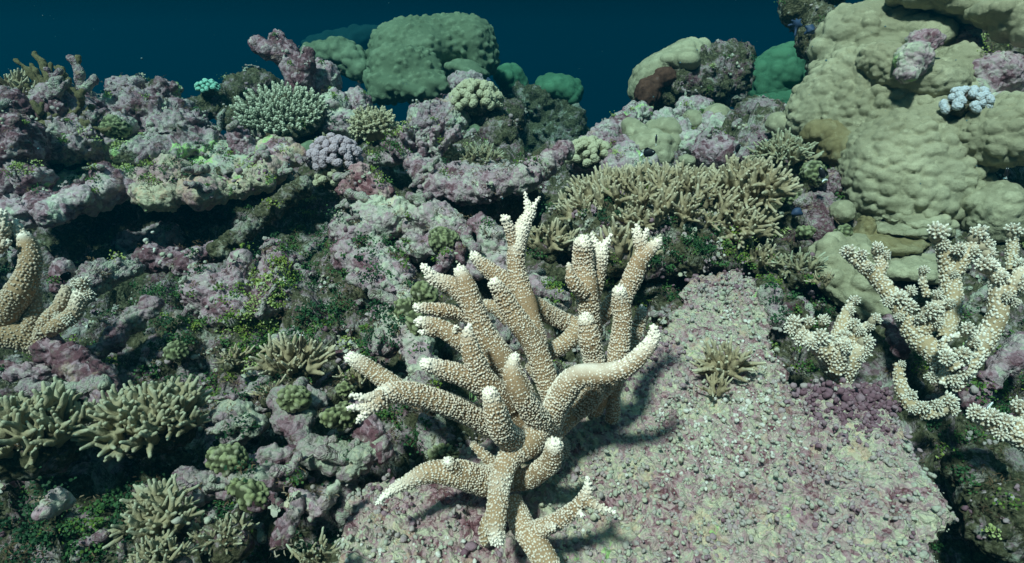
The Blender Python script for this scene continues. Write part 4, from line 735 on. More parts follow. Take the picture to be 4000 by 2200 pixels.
st = thing('staghorn_coral', 'big tan staghorn coral with white tips in the middle, standing on the dead plate', 'coral', P(2080, 1740, 1.28))
SB = [  # points, widths, options   (all meet in the short trunk near 2080,1720)
    ([(2090, 1720, 1.24), (1960, 1675, 1.20), (1800, 1600, 1.14), (1650, 1548, 1.09), (1530, 1535, 1.06), (1460, 1560, 1.04)], (120, 118, 108, 102, 92, 60), dict(tip_len=.02, white_at=((1480, 1515, 1.04, .022),))),
    ([(1490, 1540, 1.045), (1430, 1555, 1.03), (1378, 1543, 1.02)], (52, 44, 26), dict(tip_len=.045)),
    ([(1490, 1560, 1.04), (1430, 1590, 1.03), (1366, 1592, 1.02)], (56, 48, 26), dict(tip_len=.045)),
    ([(1500, 1575, 1.045), (1440, 1605, 1.03), (1402, 1643, 1.025)], (56, 48, 28), dict(tip_len=.045)),
    ([(1700, 1590, 1.17), (1600, 1545, 1.19), (1500, 1478, 1.2), (1430, 1435, 1.2), (1372, 1405, 1.2)], (90, 88, 86, 78, 56), dict(tip_len=.035)),
    ([(2040, 1640, 1.18), (1930, 1545, 1.14), (1850, 1490, 1.1), (1745, 1448, 1.08), (1668, 1425, 1.06)], (100, 98, 92, 84, 58), dict(tip_len=.03)),
    ([(2040, 1740, 1.15), (1965, 1690, 1.06), (1935, 1610, 1.02), (1918, 1545, 1.01)], (112, 108, 98, 70), dict(tip_len=.022)),
    ([(2150, 1700, 1.2), (2090, 1620, 1.12), (2030, 1540, 1.08), (1998, 1460, 1.07), (2010, 1395, 1.07)], (110, 104, 98, 84, 42), dict(tip_len=.025)),
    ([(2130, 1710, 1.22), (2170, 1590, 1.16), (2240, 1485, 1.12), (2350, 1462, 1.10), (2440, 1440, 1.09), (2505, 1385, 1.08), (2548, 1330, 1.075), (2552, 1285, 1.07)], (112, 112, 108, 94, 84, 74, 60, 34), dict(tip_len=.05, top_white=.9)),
    ([(2520, 1375, 1.08), (2525, 1335, 1.07)], (44, 34), dict(tip_len=.03)),
    ([(2200, 1640, 1.26), (2150, 1520, 1.24), (2100, 1400, 1.22), (2050, 1290, 1.2), (1985, 1190, 1.18), (1938, 1125, 1.17)], (110, 100, 98, 96, 92, 62), dict(tip_len=.02)),
    ([(2110, 1420, 1.24), (2065, 1240, 1.25), (2035, 1130, 1.25), (2015, 1000, 1.25), (2040, 890, 1.25), (2070, 830, 1.25)], (96, 92, 86, 80, 72, 52), dict(tip_len=.055, white_at=((2055, 870, 1.22, .045), (2020, 930, 1.22, .03)))),
    ([(2065, 840, 1.25), (2062, 800, 1.25), (2052, 758, 1.25)], (40, 32, 16), dict(tip_len=.1)),
    ([(2070, 840, 1.25), (2085, 805, 1.25), (2106, 774, 1.25)], (36, 28, 16), dict(tip_len=.1)),
    ([(2015, 985, 1.25), (1995, 910, 1.24), (1975, 858, 1.23)], (62, 52, 44), dict(tip_len=.035)),
    ([(2050, 1170, 1.3), (1980, 1100, 1.3), (1910, 1050, 1.3), (1858, 1002, 1.3)], (84, 80, 74, 50), dict(tip_len=.025)),
    ([(1880, 1290, 1.22), (1850, 1200, 1.2), (1780, 1125, 1.19), (1700, 1092, 1.18), (1658, 1042, 1.17)], (84, 88, 84, 62, 32), dict(tip_len=.06)),
    ([(2080, 1600, 1.2), (1990, 1440, 1.18), (1900, 1310, 1.16), (1850, 1210, 1.15), (1820, 1130, 1.14), (1800, 1062, 1.14)], (104, 104, 100, 94, 88, 56), dict(tip_len=.02)),
    ([(1880, 1260, 1.24), (1800, 1222, 1.23), (1720, 1213, 1.21), (1636, 1206, 1.2)], (72, 70, 64, 44), dict(tip_len=.02)),
    ([(1960, 1480, 1.2), (1880, 1390, 1.19), (1790, 1325, 1.18), (1710, 1280, 1.17), (1640, 1262, 1.16)], (96, 90, 84, 70, 48), dict(tip_len=.022)),
    ([(1770, 1310, 1.17), (1782, 1275, 1.16)], (36, 24), dict(tip_len=.02)), ([(1700, 1300, 1.17), (1648, 1298, 1.15)], (44, 30), dict(tip_len=.015)),
    ([(1990, 1580, 1.15), (1900, 1490, 1.1), (1850, 1400, 1.08), (1828, 1320, 1.07), (1830, 1282, 1.07)], (100, 98, 92, 66, 36), dict(tip_len=.022)),
    ([(2330, 1470, 1.18), (2325, 1400, 1.18), (2305, 1320, 1.16), (2292, 1255, 1.15)], (94, 96, 92, 70), dict(tip_len=.016)),
    ([(2380, 1480, 1.22), (2410, 1380, 1.2), (2435, 1260, 1.19), (2425, 1180, 1.18), (2420, 1138, 1.17)], (86, 88, 84, 74, 60), dict(tip_len=.022)),
    ([(2425, 1240, 1.22), (2440, 1160, 1.22), (2475, 1080, 1.21), (2505, 1010, 1.2), (2560, 955, 1.2), (2575, 938, 1.2)], (70, 76, 84, 72, 46, 24), dict(tip_len=.03)),
    ([(2510, 1010, 1.2), (2495, 940, 1.2), (2480, 905, 1.2)], (56, 50, 30), dict(tip_len=.03)), ([(2500, 940, 1.2), (2490, 885, 1.2)], (34, 20), dict(tip_len=.05)), ([(2508, 945, 1.2), (2526, 898, 1.2)], (34, 22), dict(tip_len=.05)),
    ([(2320, 1300, 1.26), (2300, 1200, 1.22), (2285, 1110, 1.2), (2280, 1030, 1.2), (2283, 965, 1.19)], (80, 94, 102, 92, 78), dict(tip_len=.022)),
    ([(2280, 1140, 1.19), (2235, 1100, 1.17), (2222, 1040, 1.17)], (70, 60, 30), dict(tip_len=.012, white_tip=.5)),
    ([(2310, 1180, 1.24), (2335, 1080, 1.23), (2348, 1000, 1.22), (2345, 965, 1.22)], (70, 70, 62, 40), dict(tip_len=.05)),
    ([(2345, 985, 1.22), (2325, 945, 1.22), (2312, 918, 1.22)], (40, 34, 22), dict(tip_len=.1)), ([(2345, 990, 1.22), (2368, 950, 1.22), (2384, 920, 1.22)], (42, 34, 20), dict(tip_len=.1)),
    ([(2440, 1400, 1.3), (2480, 1300, 1.3), (2508, 1215, 1.3)], (66, 58, 44), dict(tip_len=.02, white_tip=.5)),
    ([(2070, 1190, 1.32), (2160, 1230, 1.34), (2250, 1265, 1.34)], (88, 84, 80), dict(white_tip=0)), ([(2260, 1265, 1.34), (2215, 1330, 1.33), (2140, 1375, 1.32)], (84, 80, 74), dict(white_tip=0)),
    ([(2290, 1280, 1.33), (2360, 1230, 1.31), (2400, 1160, 1.3)], (76, 74, 60), dict(white_tip=0)), ([(1990, 1250, 1.34), (1940, 1200, 1.34), (1890, 1190, 1.34)], (70, 66, 50), dict(white_tip=.4, tip_len=.015)),
    ([(2200, 1620, 1.32), (2160, 1520, 1.33), (2080, 1440, 1.33)], (90, 84, 70), dict(white_tip=0)), ([(2390, 1640, 1.36), (2400, 1540, 1.32), (2420, 1460, 1.28)], (64, 60, 56), dict(white_tip=0)), ([(2320, 1600, 1.36), (2330, 1520, 1.32), (2330, 1450, 1.28)], (84, 80, 80), dict(white_tip=0)),
    ([(2110, 1660, 1.16), (2065, 1720, 1.12), (1995, 1780, 1.09), (1955, 1870, 1.06), (1945, 1950, 1.04), (1938, 2040, 1.02), (1948, 2100, 1.01)], (120, 116, 108, 100, 98, 92, 74), dict(tip_len=.025, white_at=((1965, 1905, 1.06, .026),))),
    ([(1990, 1880, 1.16), (2080, 1860, 1.13), (2145, 1810, 1.08), (2160, 1750, 1.05)], (90, 92, 96, 76), dict(tip_len=.014, white_tip=.9)),
    ([(2010, 1850, 1.2), (1900, 1878, 1.16), (1790, 1850, 1.12), (1680, 1845, 1.1), (1600, 1880, 1.09), (1530, 1915, 1.08), (1475, 1962, 1.07)], (128, 128, 116, 94, 66, 46, 24), dict(tip_len=.08)),
    ([(1790, 1850, 1.11), (1755, 1808, 1.09)], (64, 52), dict(tip_len=.012)), ([(1980, 1850, 1.2), (1910, 1800, 1.2), (1850, 1738, 1.2)], (60, 54, 36), dict(white_tip=.25, tip_len=.01)),
    ([(2060, 2080, 1.06), (2150, 2050, 1.03), (2235, 1995, 1.01), (2290, 1930, 1.0), (2296, 1872, 1.0)], (84, 80, 72, 60, 24), dict(tip_len=.032)),
    ([(2280, 1950, 1.0), (2340, 1980, .99), (2400, 2000, .985)], (54, 44, 18), dict(tip_len=.035)), ([(2110, 2080, 1.04), (2160, 2058, 1.0)], (60, 40), dict(tip_len=.006, white_tip=.6)), ([(2250, 1990, 1.01), (2275, 2010, .99)], (40, 28), dict(tip_len=.02)),
    ([(2000, 1960, 1.12), (2040, 2060, 1.08), (2100, 2160, 1.02), (2160, 2260, .99)], (100, 104, 108, 108), dict(white_tip=0)), ([(1960, 1960, 1.13), (1905, 2050, 1.12), (1895, 2110, 1.11)], (76, 70, 50), dict(white_tip=0)),
    ([(2140, 1680, 1.26), (2220, 1620, 1.27), (2310, 1540, 1.24), (2335, 1450, 1.2)], (120, 112, 104, 92), dict(white_tip=0)), ([(2300, 1550, 1.26), (2370, 1490, 1.25), (2395, 1420, 1.22)], (96, 88, 80), dict(white_tip=0)),
    ([(2200, 1790, 1.38), (2120, 1730, 1.28), (2060, 1690, 1.2), (2000, 1660, 1.19)], (170, 150, 120, 80), dict(white_tip=0))]
for i_, (pts, wd, kw) in enumerate(SB): stag_branch(st, pts, wd, seed=700 + i_, pol=.0046, **kw)

# ------------------------------------------------------------------ corals with many small branches
def spike_mesh(kind, i):
    key = ('sp', kind, i)
    if key in LOBES: return LOBES[key]
    rg = np.random.default_rng(50 + i)
    if kind == 'knob':                                   # swollen warty branch end
        s = SDF(.035, .05); s.cap((0, 0, -.5), (0, 0, .55), .20, .26); s.ell((0, 0, .68), (.36, .30, .30)); s.ell((rg.normal() * .2, rg.normal() * .15, .72), .26)
        if i % 2: s.ell((.22, 0, .62), .24)
        V, F = s.mesh(); Fd, I = worley(V, 7.5, i); V = displace(V, F, lambda v: .07 * dome(Fd, .7) * np.clip(v[:, 2] * 2, 0, 1)); ti = np.clip((V[:, 2] - .30) / .55, 0, 1) * (.45 + .55 * dome(Fd, .8))
    elif kind == 'blade':
        s = SDF(.03, .05); s.cap((0, 0, -.5), (0, 0, .35), .16, .17)
        for k in range(4): a = rg.uniform(-1, 1); s.cap((0, 0, .1), (math.sin(a) * .45, rg.normal() * .12, .5 + .35 * math.cos(a)), .16, .11)
        V, F = s.mesh(); ti = np.clip((np.linalg.norm(V - (0, 0, .1), axis=1) - .5) / .35, 0, 1)
    else:                                                # 'spike' cone with small side cups, 'bush' a rosette of such
        n = 1 if kind == 'spike' else 28; parts = []
        for j in range(n):
            if n == 1: d0, L0, r0, o0 = np.array((0, 0, 1.0)), 1.0, .17, np.zeros(3)
            else:
                u = (j + .5) / n; th = j * 2.39996; zz_ = 1 - u * .95; rr = math.sqrt(max(0, 1 - zz_ ** 2)); d0 = np.array((rr * math.cos(th), rr * math.sin(th), zz_ + .15)); d0 /= np.linalg.norm(d0); L0 = rg.uniform(.26, .66) * (1 - .3 * (1 - zz_)); r0 = rg.uniform(.085, .125); o0 = d0 * .40
            fr = frames(d0[None], rg)[0]; pts = np.array([o0 + d0 * L0 * t for t in np.linspace(0, 1, 6)]) + rg.normal(size=3) * .01
            V, F, _ = sweep(pts, r0 * np.array((1.1, 1.0, .9, .8, .68, .5)), 7); tt = np.clip((V - o0) @ d0 / L0, 0, 1)
            parts.append((V, F, {'tint': tt ** (3.0 if n == 1 else 1.4)}))
            m = 14 if n == 1 else 11; pos, nor, tv = [], [], []
            for q in range(m):
                t = .25 + .75 * q / m; a = q * 2.4; dv = fr[:, 0] * math.cos(a) + fr[:, 1] * math.sin(a); pos.append(o0 + d0 * L0 * t + dv * r0 * (1.05 - .45 * t)); nor.append(dv + d0 * 1.0); tv.append(t)
            V2, F2 = stamp(PV, PF, np.array(pos), frames(np.array(nor), rg), np.full(m, .135 if n == 1 else .085)); tv = np.array(tv)
            parts.append((V2, F2, {'tint': np.clip((tv[:, None] ** (3 if n == 1 else 2) * .75) + .22 * PT[None], 0, 1).ravel()}))
        if n > 1:
            Vb, Fb = ico(2); parts.append((Vb * (.50, .50, .62) - (0, 0, .12), Fb, {'tint': np.full(len(Vb), .18)}))
        V, F, A = join(parts); ti = A['tint']
    LOBES[key] = (V, F, ti); return LOBES[key]
def branchy(name, label, px, py, d, rx, rz, n, size, mat, kind, nv=4, up=.2, seed=1, squash=1.0, base='mossy', basek=.8, zmin=-.2, part='branch', front=-.25, group=None, sq=None):
    rg = np.random.default_rng(seed); c = P(px, py, d); ax, az, ay = S(rx, d), S(rz, d), S((rx + rz) / 2, d); t = thing(name, label, 'coral', c, group); sz = S(size, d)
    if base: rock('base', None, None, [('e', px, py, d, rx * basek, rz * basek, (rx + rz) / 2 * basek)], base, k=.02, parent=t, fn=RR(.006, 30, .006, 60, .003, seed + 650))
    ms = [mk(part, *spike_mesh(kind, i)[:2], M[mat], t, attrs={'tint': spike_mesh(kind, i)[2]}) for i in range(nv)]
    ga = math.pi * (3 - 5 ** .5); k = cnt = 0
    while k < 3 * n and cnt < n:
        zf = 1 - (k + .5) / n * (1 - zmin) * .75; th = k * ga + rg.uniform(-.2, .2); k += 1
        if zf < zmin: break
        rr = math.sqrt(max(0, 1 - zf * zf)); u = np.array((rr * math.cos(th), rr * math.sin(th), zf))
        if u[1] > .6: continue
        nn = u / (ax, ay, az); nn /= np.linalg.norm(nn); nn = nn + (0, front, up) + rg.normal(size=3) * .10
        o = ms[cnt] if cnt < nv else dupc(ms[rg.integers(nv)], t); put(o, u * (ax, ay, az) * .80, align(nn, rg.uniform(0, 6.28)), sz * rg.uniform(.85, 1.15)); cnt += 1
    for o in ms[cnt:]: bpy.data.objects.remove(o)
    return t
branchy('cauliflower_coral', 'round lilac-tipped cauliflower coral in the middle of the left half', 1310, 632, 2.35, 88, 80, 62, 40, 'lilac', 'knob', up=.1, seed=31)
branchy('cauliflower_coral', 'yellow-brown bases of a cauliflower coral under the lilac one', 1300, 712, 2.32, 48, 30, 12, 36, 'tanpoc', 'knob', up=-.1, seed=32)
branchy('cauliflower_coral', 'tan chunky cauliflower coral right under the big boulder on its right', 1860, 405, 3.0, 78, 62, 46, 44, 'tanpoc', 'knob', up=.1, seed=33)
branchy('cauliflower_coral', 'brown cauliflower coral with pale tips at the lower left of the right-hand slope', 2300, 615, 2.62, 78, 50, 40, 40, 'tanpoc', 'knob', up=.1, seed=34)
branchy('cauliflower_coral', 'tiny bright teal coral silhouetted on the horizon at the left', 815, 352, 2.95, 36, 24, 22, 22, 'teal', 'knob', up=.3, seed=35)
branchy('acropora', 'small blue-tipped coral wedged between the giant colony and the right colony', 3770, 415, 2.0, 66, 46, 30, 42, 'bluetip', 'knob', up=.0, seed=36)
branchy('acropora', 'little yellow-tan branching coral left of the bushy pink one', 1465, 510, 2.5, 52, 30, 9, 70, 'tanpoc', 'bush', up=.4, seed=37, nv=2)
branchy('acropora', 'yellow tuft peeking over the lilac cauliflower coral', 1285, 572, 2.42, 26, 12, 4, 42, 'tanpoc', 'bush', up=.4, seed=38, nv=2)
branchy('acropora', 'pale small branching coral on the left end of the vase-shaped plate', 1740, 610, 2.5, 40, 20, 5, 40, 'tanpoc', 'bush', up=.4, seed=39, nv=2)
for i, (px, py, d, rx, rz, lab) in enumerate([(1590, 1198, 1.55, 44, 40, 'green brain-like knob on the left flank of the pillar rock'), (1650, 1148, 1.56, 42, 34, 'green brain-like knob on top of the pillar rock'), (1622, 1262, 1.5, 24, 36, 'green brain-like knob pressed under the staghorn tips'),
        (1730, 930, 1.86, 62, 36, 'green brain-like crust draped over the right of the central heap'), (1145, 1552, 1.36, 44, 34, 'green brain-like knob perched on the thick bending dead branch'), (1352, 1520, 1.36, 34, 34, 'upright green brain-like knob below the staghorn upper-left arm'),
        (1335, 1622, 1.32, 40, 56, 'tall green brain-like lump left of the three-pronged staghorn tip'), (1290, 1635, 1.3, 30, 24, 'small pale green knob beside the tall green lump'), (885, 1792, 1.24, 62, 34, 'wide green brain-like coral on the left end of the level dead branch'),
        (925, 1895, 1.2, 36, 24, 'flat green brain-like patch on the lime and mauve dead branch'), (985, 1930, 1.16, 52, 28, 'dark green ribbed lump under the lime and mauve dead branch'), (690, 1368, 1.6, 34, 32, 'round green brain-like knob alone in the dark algae slope'),
        (1735, 1765, 1.27, 52, 32, 'green brain-like lump in the teal shade of the staghorn'), (3176, 680, 2.12, 46, 42, 'yellow-green brain coral beside the giant colony foot, with a fish'), (3082, 775, 2.15, 44, 28, 'pale mint brain-like cap on rusty stone right of the finger field'),
        (3145, 905, 2.0, 30, 24, 'small dark green brain coral in the passage right of the finger field'), (3290, 905, 1.98, 26, 20, 'green lumpy knob on the stone next to the small half-dome'), (445, 490, 2.42, 48, 36, 'mint brain-like dome on the left ridge'), (1130, 1205, 1.7, 1, 1, '')]):
    if rx < 5: continue
    if px < 1450 and py > 1500: d *= .957
    s_ = SDF(.0019 * d, .02); s_.ell(P(px, py, d), (S(rx, d), S((rx + rz) / 2, d), S(rz, d))); s_.ell(P(px + rx * .3, py + rz * .35, d), (S(rx * .7, d), S(rx * .6, d), S(rz * .7, d))); V, F = s_.mesh()
    Wp = V + .004 * np.stack([vnoise(V, 60, 40 + a) for a in range(3)], -1); Fw, I = worley(Wp, 105 - 20 * (d > 1.9), 900 + i, jit=.9); hgt = dome(Fw, .58); V = displace(V, F, lambda v: .0075 * hgt + .012 * fbm(v, 22, 2, 3 + i) - .002); c = V.mean(0); c[2] = V[:, 2].min()
    tag(mk('brain_coral', V - c, F, M['brain'], attrs={'tint': np.clip(hgt * 1.4 - .15, 0, 1)}, loc=c), lab, 'coral', 'green brain-like corals')

# table coral
c = P(1097, 440, 2.7); t = thing('table_coral', 'round green table coral bristling with pale-tipped spikes, upper left', 'coral', P(1110, 560, 2.8))
rock('stalk', None, None, [('c', [(1110, 560, 2.8), (1105, 450, 2.78)], (40, 70))], 'mossy', k=.02, parent=t); tl = np.array(t.location)
nrm = np.array((.05, -.52, .85)); nrm /= np.linalg.norm(nrm); X_ = np.cross((0, 1, 0), nrm); X_ /= np.linalg.norm(X_); X_ = -X_ if X_[0] < 0 else X_; Y_ = np.cross(nrm, X_); rot = np.stack((X_, Y_, nrm), -1)
RX, RY = S(158, 2.7), S(140, 2.7); s_ = SDF(.008, .03); s_.ell(c - nrm * .02, (RX, RY, .035), rot); V, F = s_.mesh(); V = displace(V, F, RR(.01, 30, .01, 60, .004, 660)); mk('plate', V - tl, F, M['mossy'], t)
rg = np.random.default_rng(8); parts = []
for vi in range(3):
    pos, nor, sc3 = [], [], []
    for k in range(vi, 290, 3):
        r_ = math.sqrt((k + .5) / 290); th = k * 2.39996 + rg.normal() * .12; dr = X_ * math.cos(th) + Y_ * math.sin(th); pos.append(c + X_ * RX * .97 * r_ * math.cos(th) + Y_ * RY * .97 * r_ * math.sin(th) + nrm * .012 * (1 - r_) - tl); nor.append(nrm * 1.15 + dr * (.15 + 1.0 * r_ ** 2.5) + (0, -.1, .15) + rg.normal(size=3) * .12); sc3.append(S(40, 2.7) * rg.uniform(.75, 1.2))
    tV, tF, tt = spike_mesh('spike', vi); sc3 = np.array(sc3); V, F = stamp(tV, tF, np.array(pos), frames(np.array(nor), rg), np.stack((sc3 * .95, sc3 * .95, sc3), -1)); parts.append((V, F, {'tint': np.tile(tt, len(pos))}))
V, F, A = join(parts); mk('crown', V, F, M['table'], t, attrs=A)

# ------------------------------------------------------------------ white-clustered acropora on the right, staghorn at the left edge, antlers
BUSH = {}
def bush(parent, px, py, d, size, dirv=(0, -.3, 1), i=0, mat='stag_bush'):
    root = parent; best = None
    for o in root.children:
        for v, r in ENDS.get(o.name, ()):
            w_ = v - CAM; dd_ = w_ @ FW; e_ = (2000 + FPX * (w_ @ RT) / dd_ - px) ** 2 + (1100 - FPX * (w_ @ UP) / dd_ - py) ** 2
            if best is None or e_ < best[0]: best = (e_, o, dd_ - r * .75, r)
    parent = best[1]; d = best[2]
    if (i, mat) not in BUSH:
        V, F, ti = spike_mesh('bush', i); o = mk('branch_tip', V, F, M[mat], parent, attrs={'tint': .08 + .92 * ti ** 1.1}); BUSH[i, mat] = o
    else: o = dupc(BUSH[i, mat], parent)
    put(o, P(px, py, d) - np.array(root.location), align(dirv, px * .37), S(size * .95, d)); return o
wa = thing('staghorn_coral', 'tall branching coral with snowy clustered tips at the right edge', 'coral', P(3690, 1580, 1.5))
kw = dict(mat='stag_right', pol=.0075, white_tip=.3)
for k, (pts, wd, op) in enumerate([
        ([(3720, 1500, 1.5), (3660, 1400, 1.52), (3570, 1300, 1.54), (3510, 1190, 1.56), (3430, 1095, 1.58), (3350, 1020, 1.58), (3310, 990, 1.58)], (110, 112, 100, 92, 84, 74, 56), {}),
        ([(3560, 1300, 1.54), (3640, 1250, 1.52), (3660, 1180, 1.5)], (90, 90, 70), {}), ([(3420, 1100, 1.58), (3440, 1040, 1.58), (3425, 985, 1.58)], (60, 58, 46), {}),
        ([(3690, 1320, 1.56), (3720, 1200, 1.58), (3710, 1080, 1.6), (3690, 980, 1.6), (3662, 925, 1.6)], (70, 86, 92, 84, 60), {}), ([(3710, 1090, 1.6), (3770, 1000, 1.58), (3810, 935, 1.57)], (80, 76, 60), {}),
        ([(3620, 1150, 1.62), (3605, 1100, 1.62), (3602, 1065, 1.62)], (44, 42, 34), {}),
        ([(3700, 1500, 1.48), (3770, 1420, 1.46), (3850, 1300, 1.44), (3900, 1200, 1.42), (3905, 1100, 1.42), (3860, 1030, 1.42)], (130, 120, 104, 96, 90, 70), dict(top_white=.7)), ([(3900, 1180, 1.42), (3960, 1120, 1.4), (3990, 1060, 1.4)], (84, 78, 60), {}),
        ([(3950, 1060, 1.7), (3955, 980, 1.72), (3955, 915, 1.72)], (60, 58, 50), dict(white_tip=.2)),
        ([(3730, 1430, 1.44), (3680, 1340, 1.44), (3775, 1300, 1.42)], (90, 40, 30), dict(top_white=.8)),
        ([(3510, 1425, 1.46), (3512, 1500, 1.45), (3545, 1570, 1.43), (3620, 1610, 1.42), (3700, 1590, 1.42)], (56, 66, 74, 74, 60), dict(white_tip=.2))]):
    stag_branch(wa, pts, wd, seed=900 + k, **{**kw, **op})
for k, (px, py, d, s_, dv) in enumerate([(3315, 985, 1.55, 40, (-1, -.5, 1)), (3365, 1000, 1.53, 36, (-.4, -.6, 1)), (3425, 975, 1.55, 38, (.2, -.5, 1)), (3455, 1000, 1.55, 30, (.6, -.5, .8)), (3395, 1045, 1.52, 30, (-.3, -1, .3)),
        (3660, 915, 1.57, 58, (-.2, -.5, 1)), (3740, 975, 1.53, 38, (-.2, -1, .6)), (3812, 920, 1.54, 52, (.3, -.4, 1)), (3845, 960, 1.53, 44, (.8, -.5, .6)), (3800, 990, 1.52, 38, (.2, -1, .3)), (3860, 990, 1.54, 32, (1, -.5, .2)), (3680, 955, 1.55, 36, (.2, -1, 0)),
        (3515, 1170, 1.50, 52, (-.4, -.7, .8)), (3545, 1200, 1.48, 46, (.2, -1, .3)), (3470, 1180, 1.52, 32, (-1, -.5, .4)), (3555, 1140, 1.52, 32, (.3, -.4, 1)), (3630, 1215, 1.46, 50, (.2, -.9, .5)), (3655, 1255, 1.45, 36, (.6, -.9, 0)), (3595, 1240, 1.46, 34, (-.4, -1, .1)), (3515, 1235, 1.49, 30, (-.5, -1, -.2)),
        (3605, 1060, 1.60, 30, (0, -.3, 1)), (3660, 1155, 1.5, 30, (0, -.5, 1)), (3700, 1190, 1.48, 34, (.6, -.6, .7)), (3720, 1070, 1.53, 26, (.5, -1, .1)),
        (3850, 1040, 1.38, 54, (-.5, -.4, 1)), (3900, 1090, 1.37, 44, (.1, -.9, .7)), (3975, 1045, 1.37, 52, (.2, -.4, 1)), (3930, 1160, 1.36, 36, (.1, -1, .2)), (3985, 1110, 1.36, 50, (.5, -.9, .3)), (3960, 1180, 1.37, 30, (.3, -1, 0)),
        (3955, 905, 1.70, 44, (0, -.3, 1)), (3750, 1390, 1.39, 56, (.1, -1, .5)), (3700, 1400, 1.41, 46, (-.5, -.8, .6)), (3800, 1340, 1.40, 36, (.1, -.7, .9)), (3775, 1290, 1.39, 44, (-.1, -.5, 1)), (3670, 1440, 1.41, 44, (-.7, -.8, .4)), (3760, 1455, 1.39, 48, (.2, -1, .1)), (3720, 1480, 1.39, 44, (0, -1, 0)), (3640, 1470, 1.42, 34, (-.8, -.7, 0)),
        (3555, 1545, 1.38, 36, (-.4, -.9, .5)), (3600, 1590, 1.36, 42, (.0, -1, .4)), (3655, 1580, 1.37, 36, (.1, -1, .6)), (3700, 1565, 1.38, 46, (.5, -.8, .7)), (3560, 1595, 1.37, 28, (-.2, -1, -.1)), (3720, 1600, 1.38, 32, (.8, -.8, .1)), (3520, 1425, 1.44, 22, (0, -.4, 1))]):
    bush(wa, px, py, d, s_ * 1.0, dv, k % 3)
BUSH.clear()
wb = thing('staghorn_coral', 'low bush of tan coral with snowy clustered tips, behind the plate right corner', 'coral', P(3275, 1500, 1.55))
for k, (pts, wd) in enumerate([([(3275, 1495, 1.55), (3260, 1420, 1.53), (3220, 1370, 1.5), (3165, 1330, 1.48)], (110, 130, 110, 70)), ([(3285, 1490, 1.55), (3310, 1410, 1.52), (3370, 1350, 1.5)], (110, 110, 70)), ([(3270, 1450, 1.55), (3270, 1340, 1.56), (3295, 1240, 1.57), (3335, 1175, 1.57)], (90, 80, 64, 46)), ([(3290, 1400, 1.54), (3350, 1310, 1.52), (3415, 1255, 1.5)], (80, 60, 40)), ([(3250, 1430, 1.53), (3180, 1340, 1.52), (3110, 1280, 1.5)], (90, 80, 60)), ([(3270, 1440, 1.5), (3290, 1380, 1.47), (3300, 1340, 1.46)], (90, 80, 60))]):
    stag_branch(wb, pts, wd, seed=940 + k, **kw)
for k, (px, py, d, s_, dv) in enumerate([(3105, 1265, 1.47, 46, (-.7, -.4, 1)), (3090, 1290, 1.46, 34, (-1, -.6, .3)), (3160, 1262, 1.5, 36, (0, -.3, 1)), (3215, 1255, 1.51, 34, (.2, -.3, 1)), (3130, 1325, 1.44, 46, (-.6, -1, .4)), (3200, 1320, 1.44, 50, (0, -.9, .6)), (3170, 1345, 1.43, 36, (-.2, -1, 0)), (3240, 1330, 1.44, 30, (.5, -1, .3)),
        (3295, 1315, 1.43, 44, (-.2, -.8, .8)), (3330, 1270, 1.47, 38, (0, -.5, 1)), (3300, 1355, 1.42, 38, (.1, -1, .1)), (3380, 1335, 1.46, 42, (.7, -.8, .5)), (3375, 1370, 1.46, 36, (.7, -.9, -.1)), (3355, 1395, 1.45, 28, (.4, -1, -.3)), (3415, 1248, 1.48, 34, (.8, -.3, 1)), (3395, 1275, 1.48, 26, (.2, -.8, .5)), (3335, 1178, 1.55, 32, (.3, -.4, 1)), (3320, 1215, 1.54, 24, (.6, -.9, .3)), (3350, 1290, 1.47, 28, (.5, -.9, .4))]):
    bush(wb, px, py, d, s_, dv, k % 3)
BUSH.clear()
wc = thing('staghorn_coral', 'lowest white-clustered branch poking in from the right edge over the black gap', 'coral', P(3990, 1700, 1.3))
for k, (pts, wd) in enumerate([([(4090, 1760, 1.28), (3980, 1690, 1.28), (3880, 1650, 1.28), (3805, 1625, 1.28)], (150, 140, 110, 70)), ([(4040, 1720, 1.28), (4010, 1640, 1.3), (3990, 1590, 1.32)], (90, 80, 60))]): stag_branch(wc, pts, wd, seed=950 + k, **kw)
for k, (px, py, d, s_, dv) in enumerate([(3810, 1615, 1.25, 46, (-.7, -.6, 1)), (3865, 1630, 1.23, 50, (0, -.8, .9)), (3920, 1650, 1.22, 52, (0, -1, .6)), (3905, 1690, 1.22, 40, (-.2, -1, 0)), (3975, 1590, 1.28, 48, (0, -.5, 1)), (3985, 1650, 1.24, 44, (.2, -1, .3))]): bush(wc, px, py, d, s_, dv, k % 3)
BUSH.clear()
le = thing('staghorn_coral', 'blurred tan staghorn curving up at the left edge with two white tips', 'coral', P(380, 1490, 1.6))
kw = dict(mat='stag', pol=.0070, cup=.55)
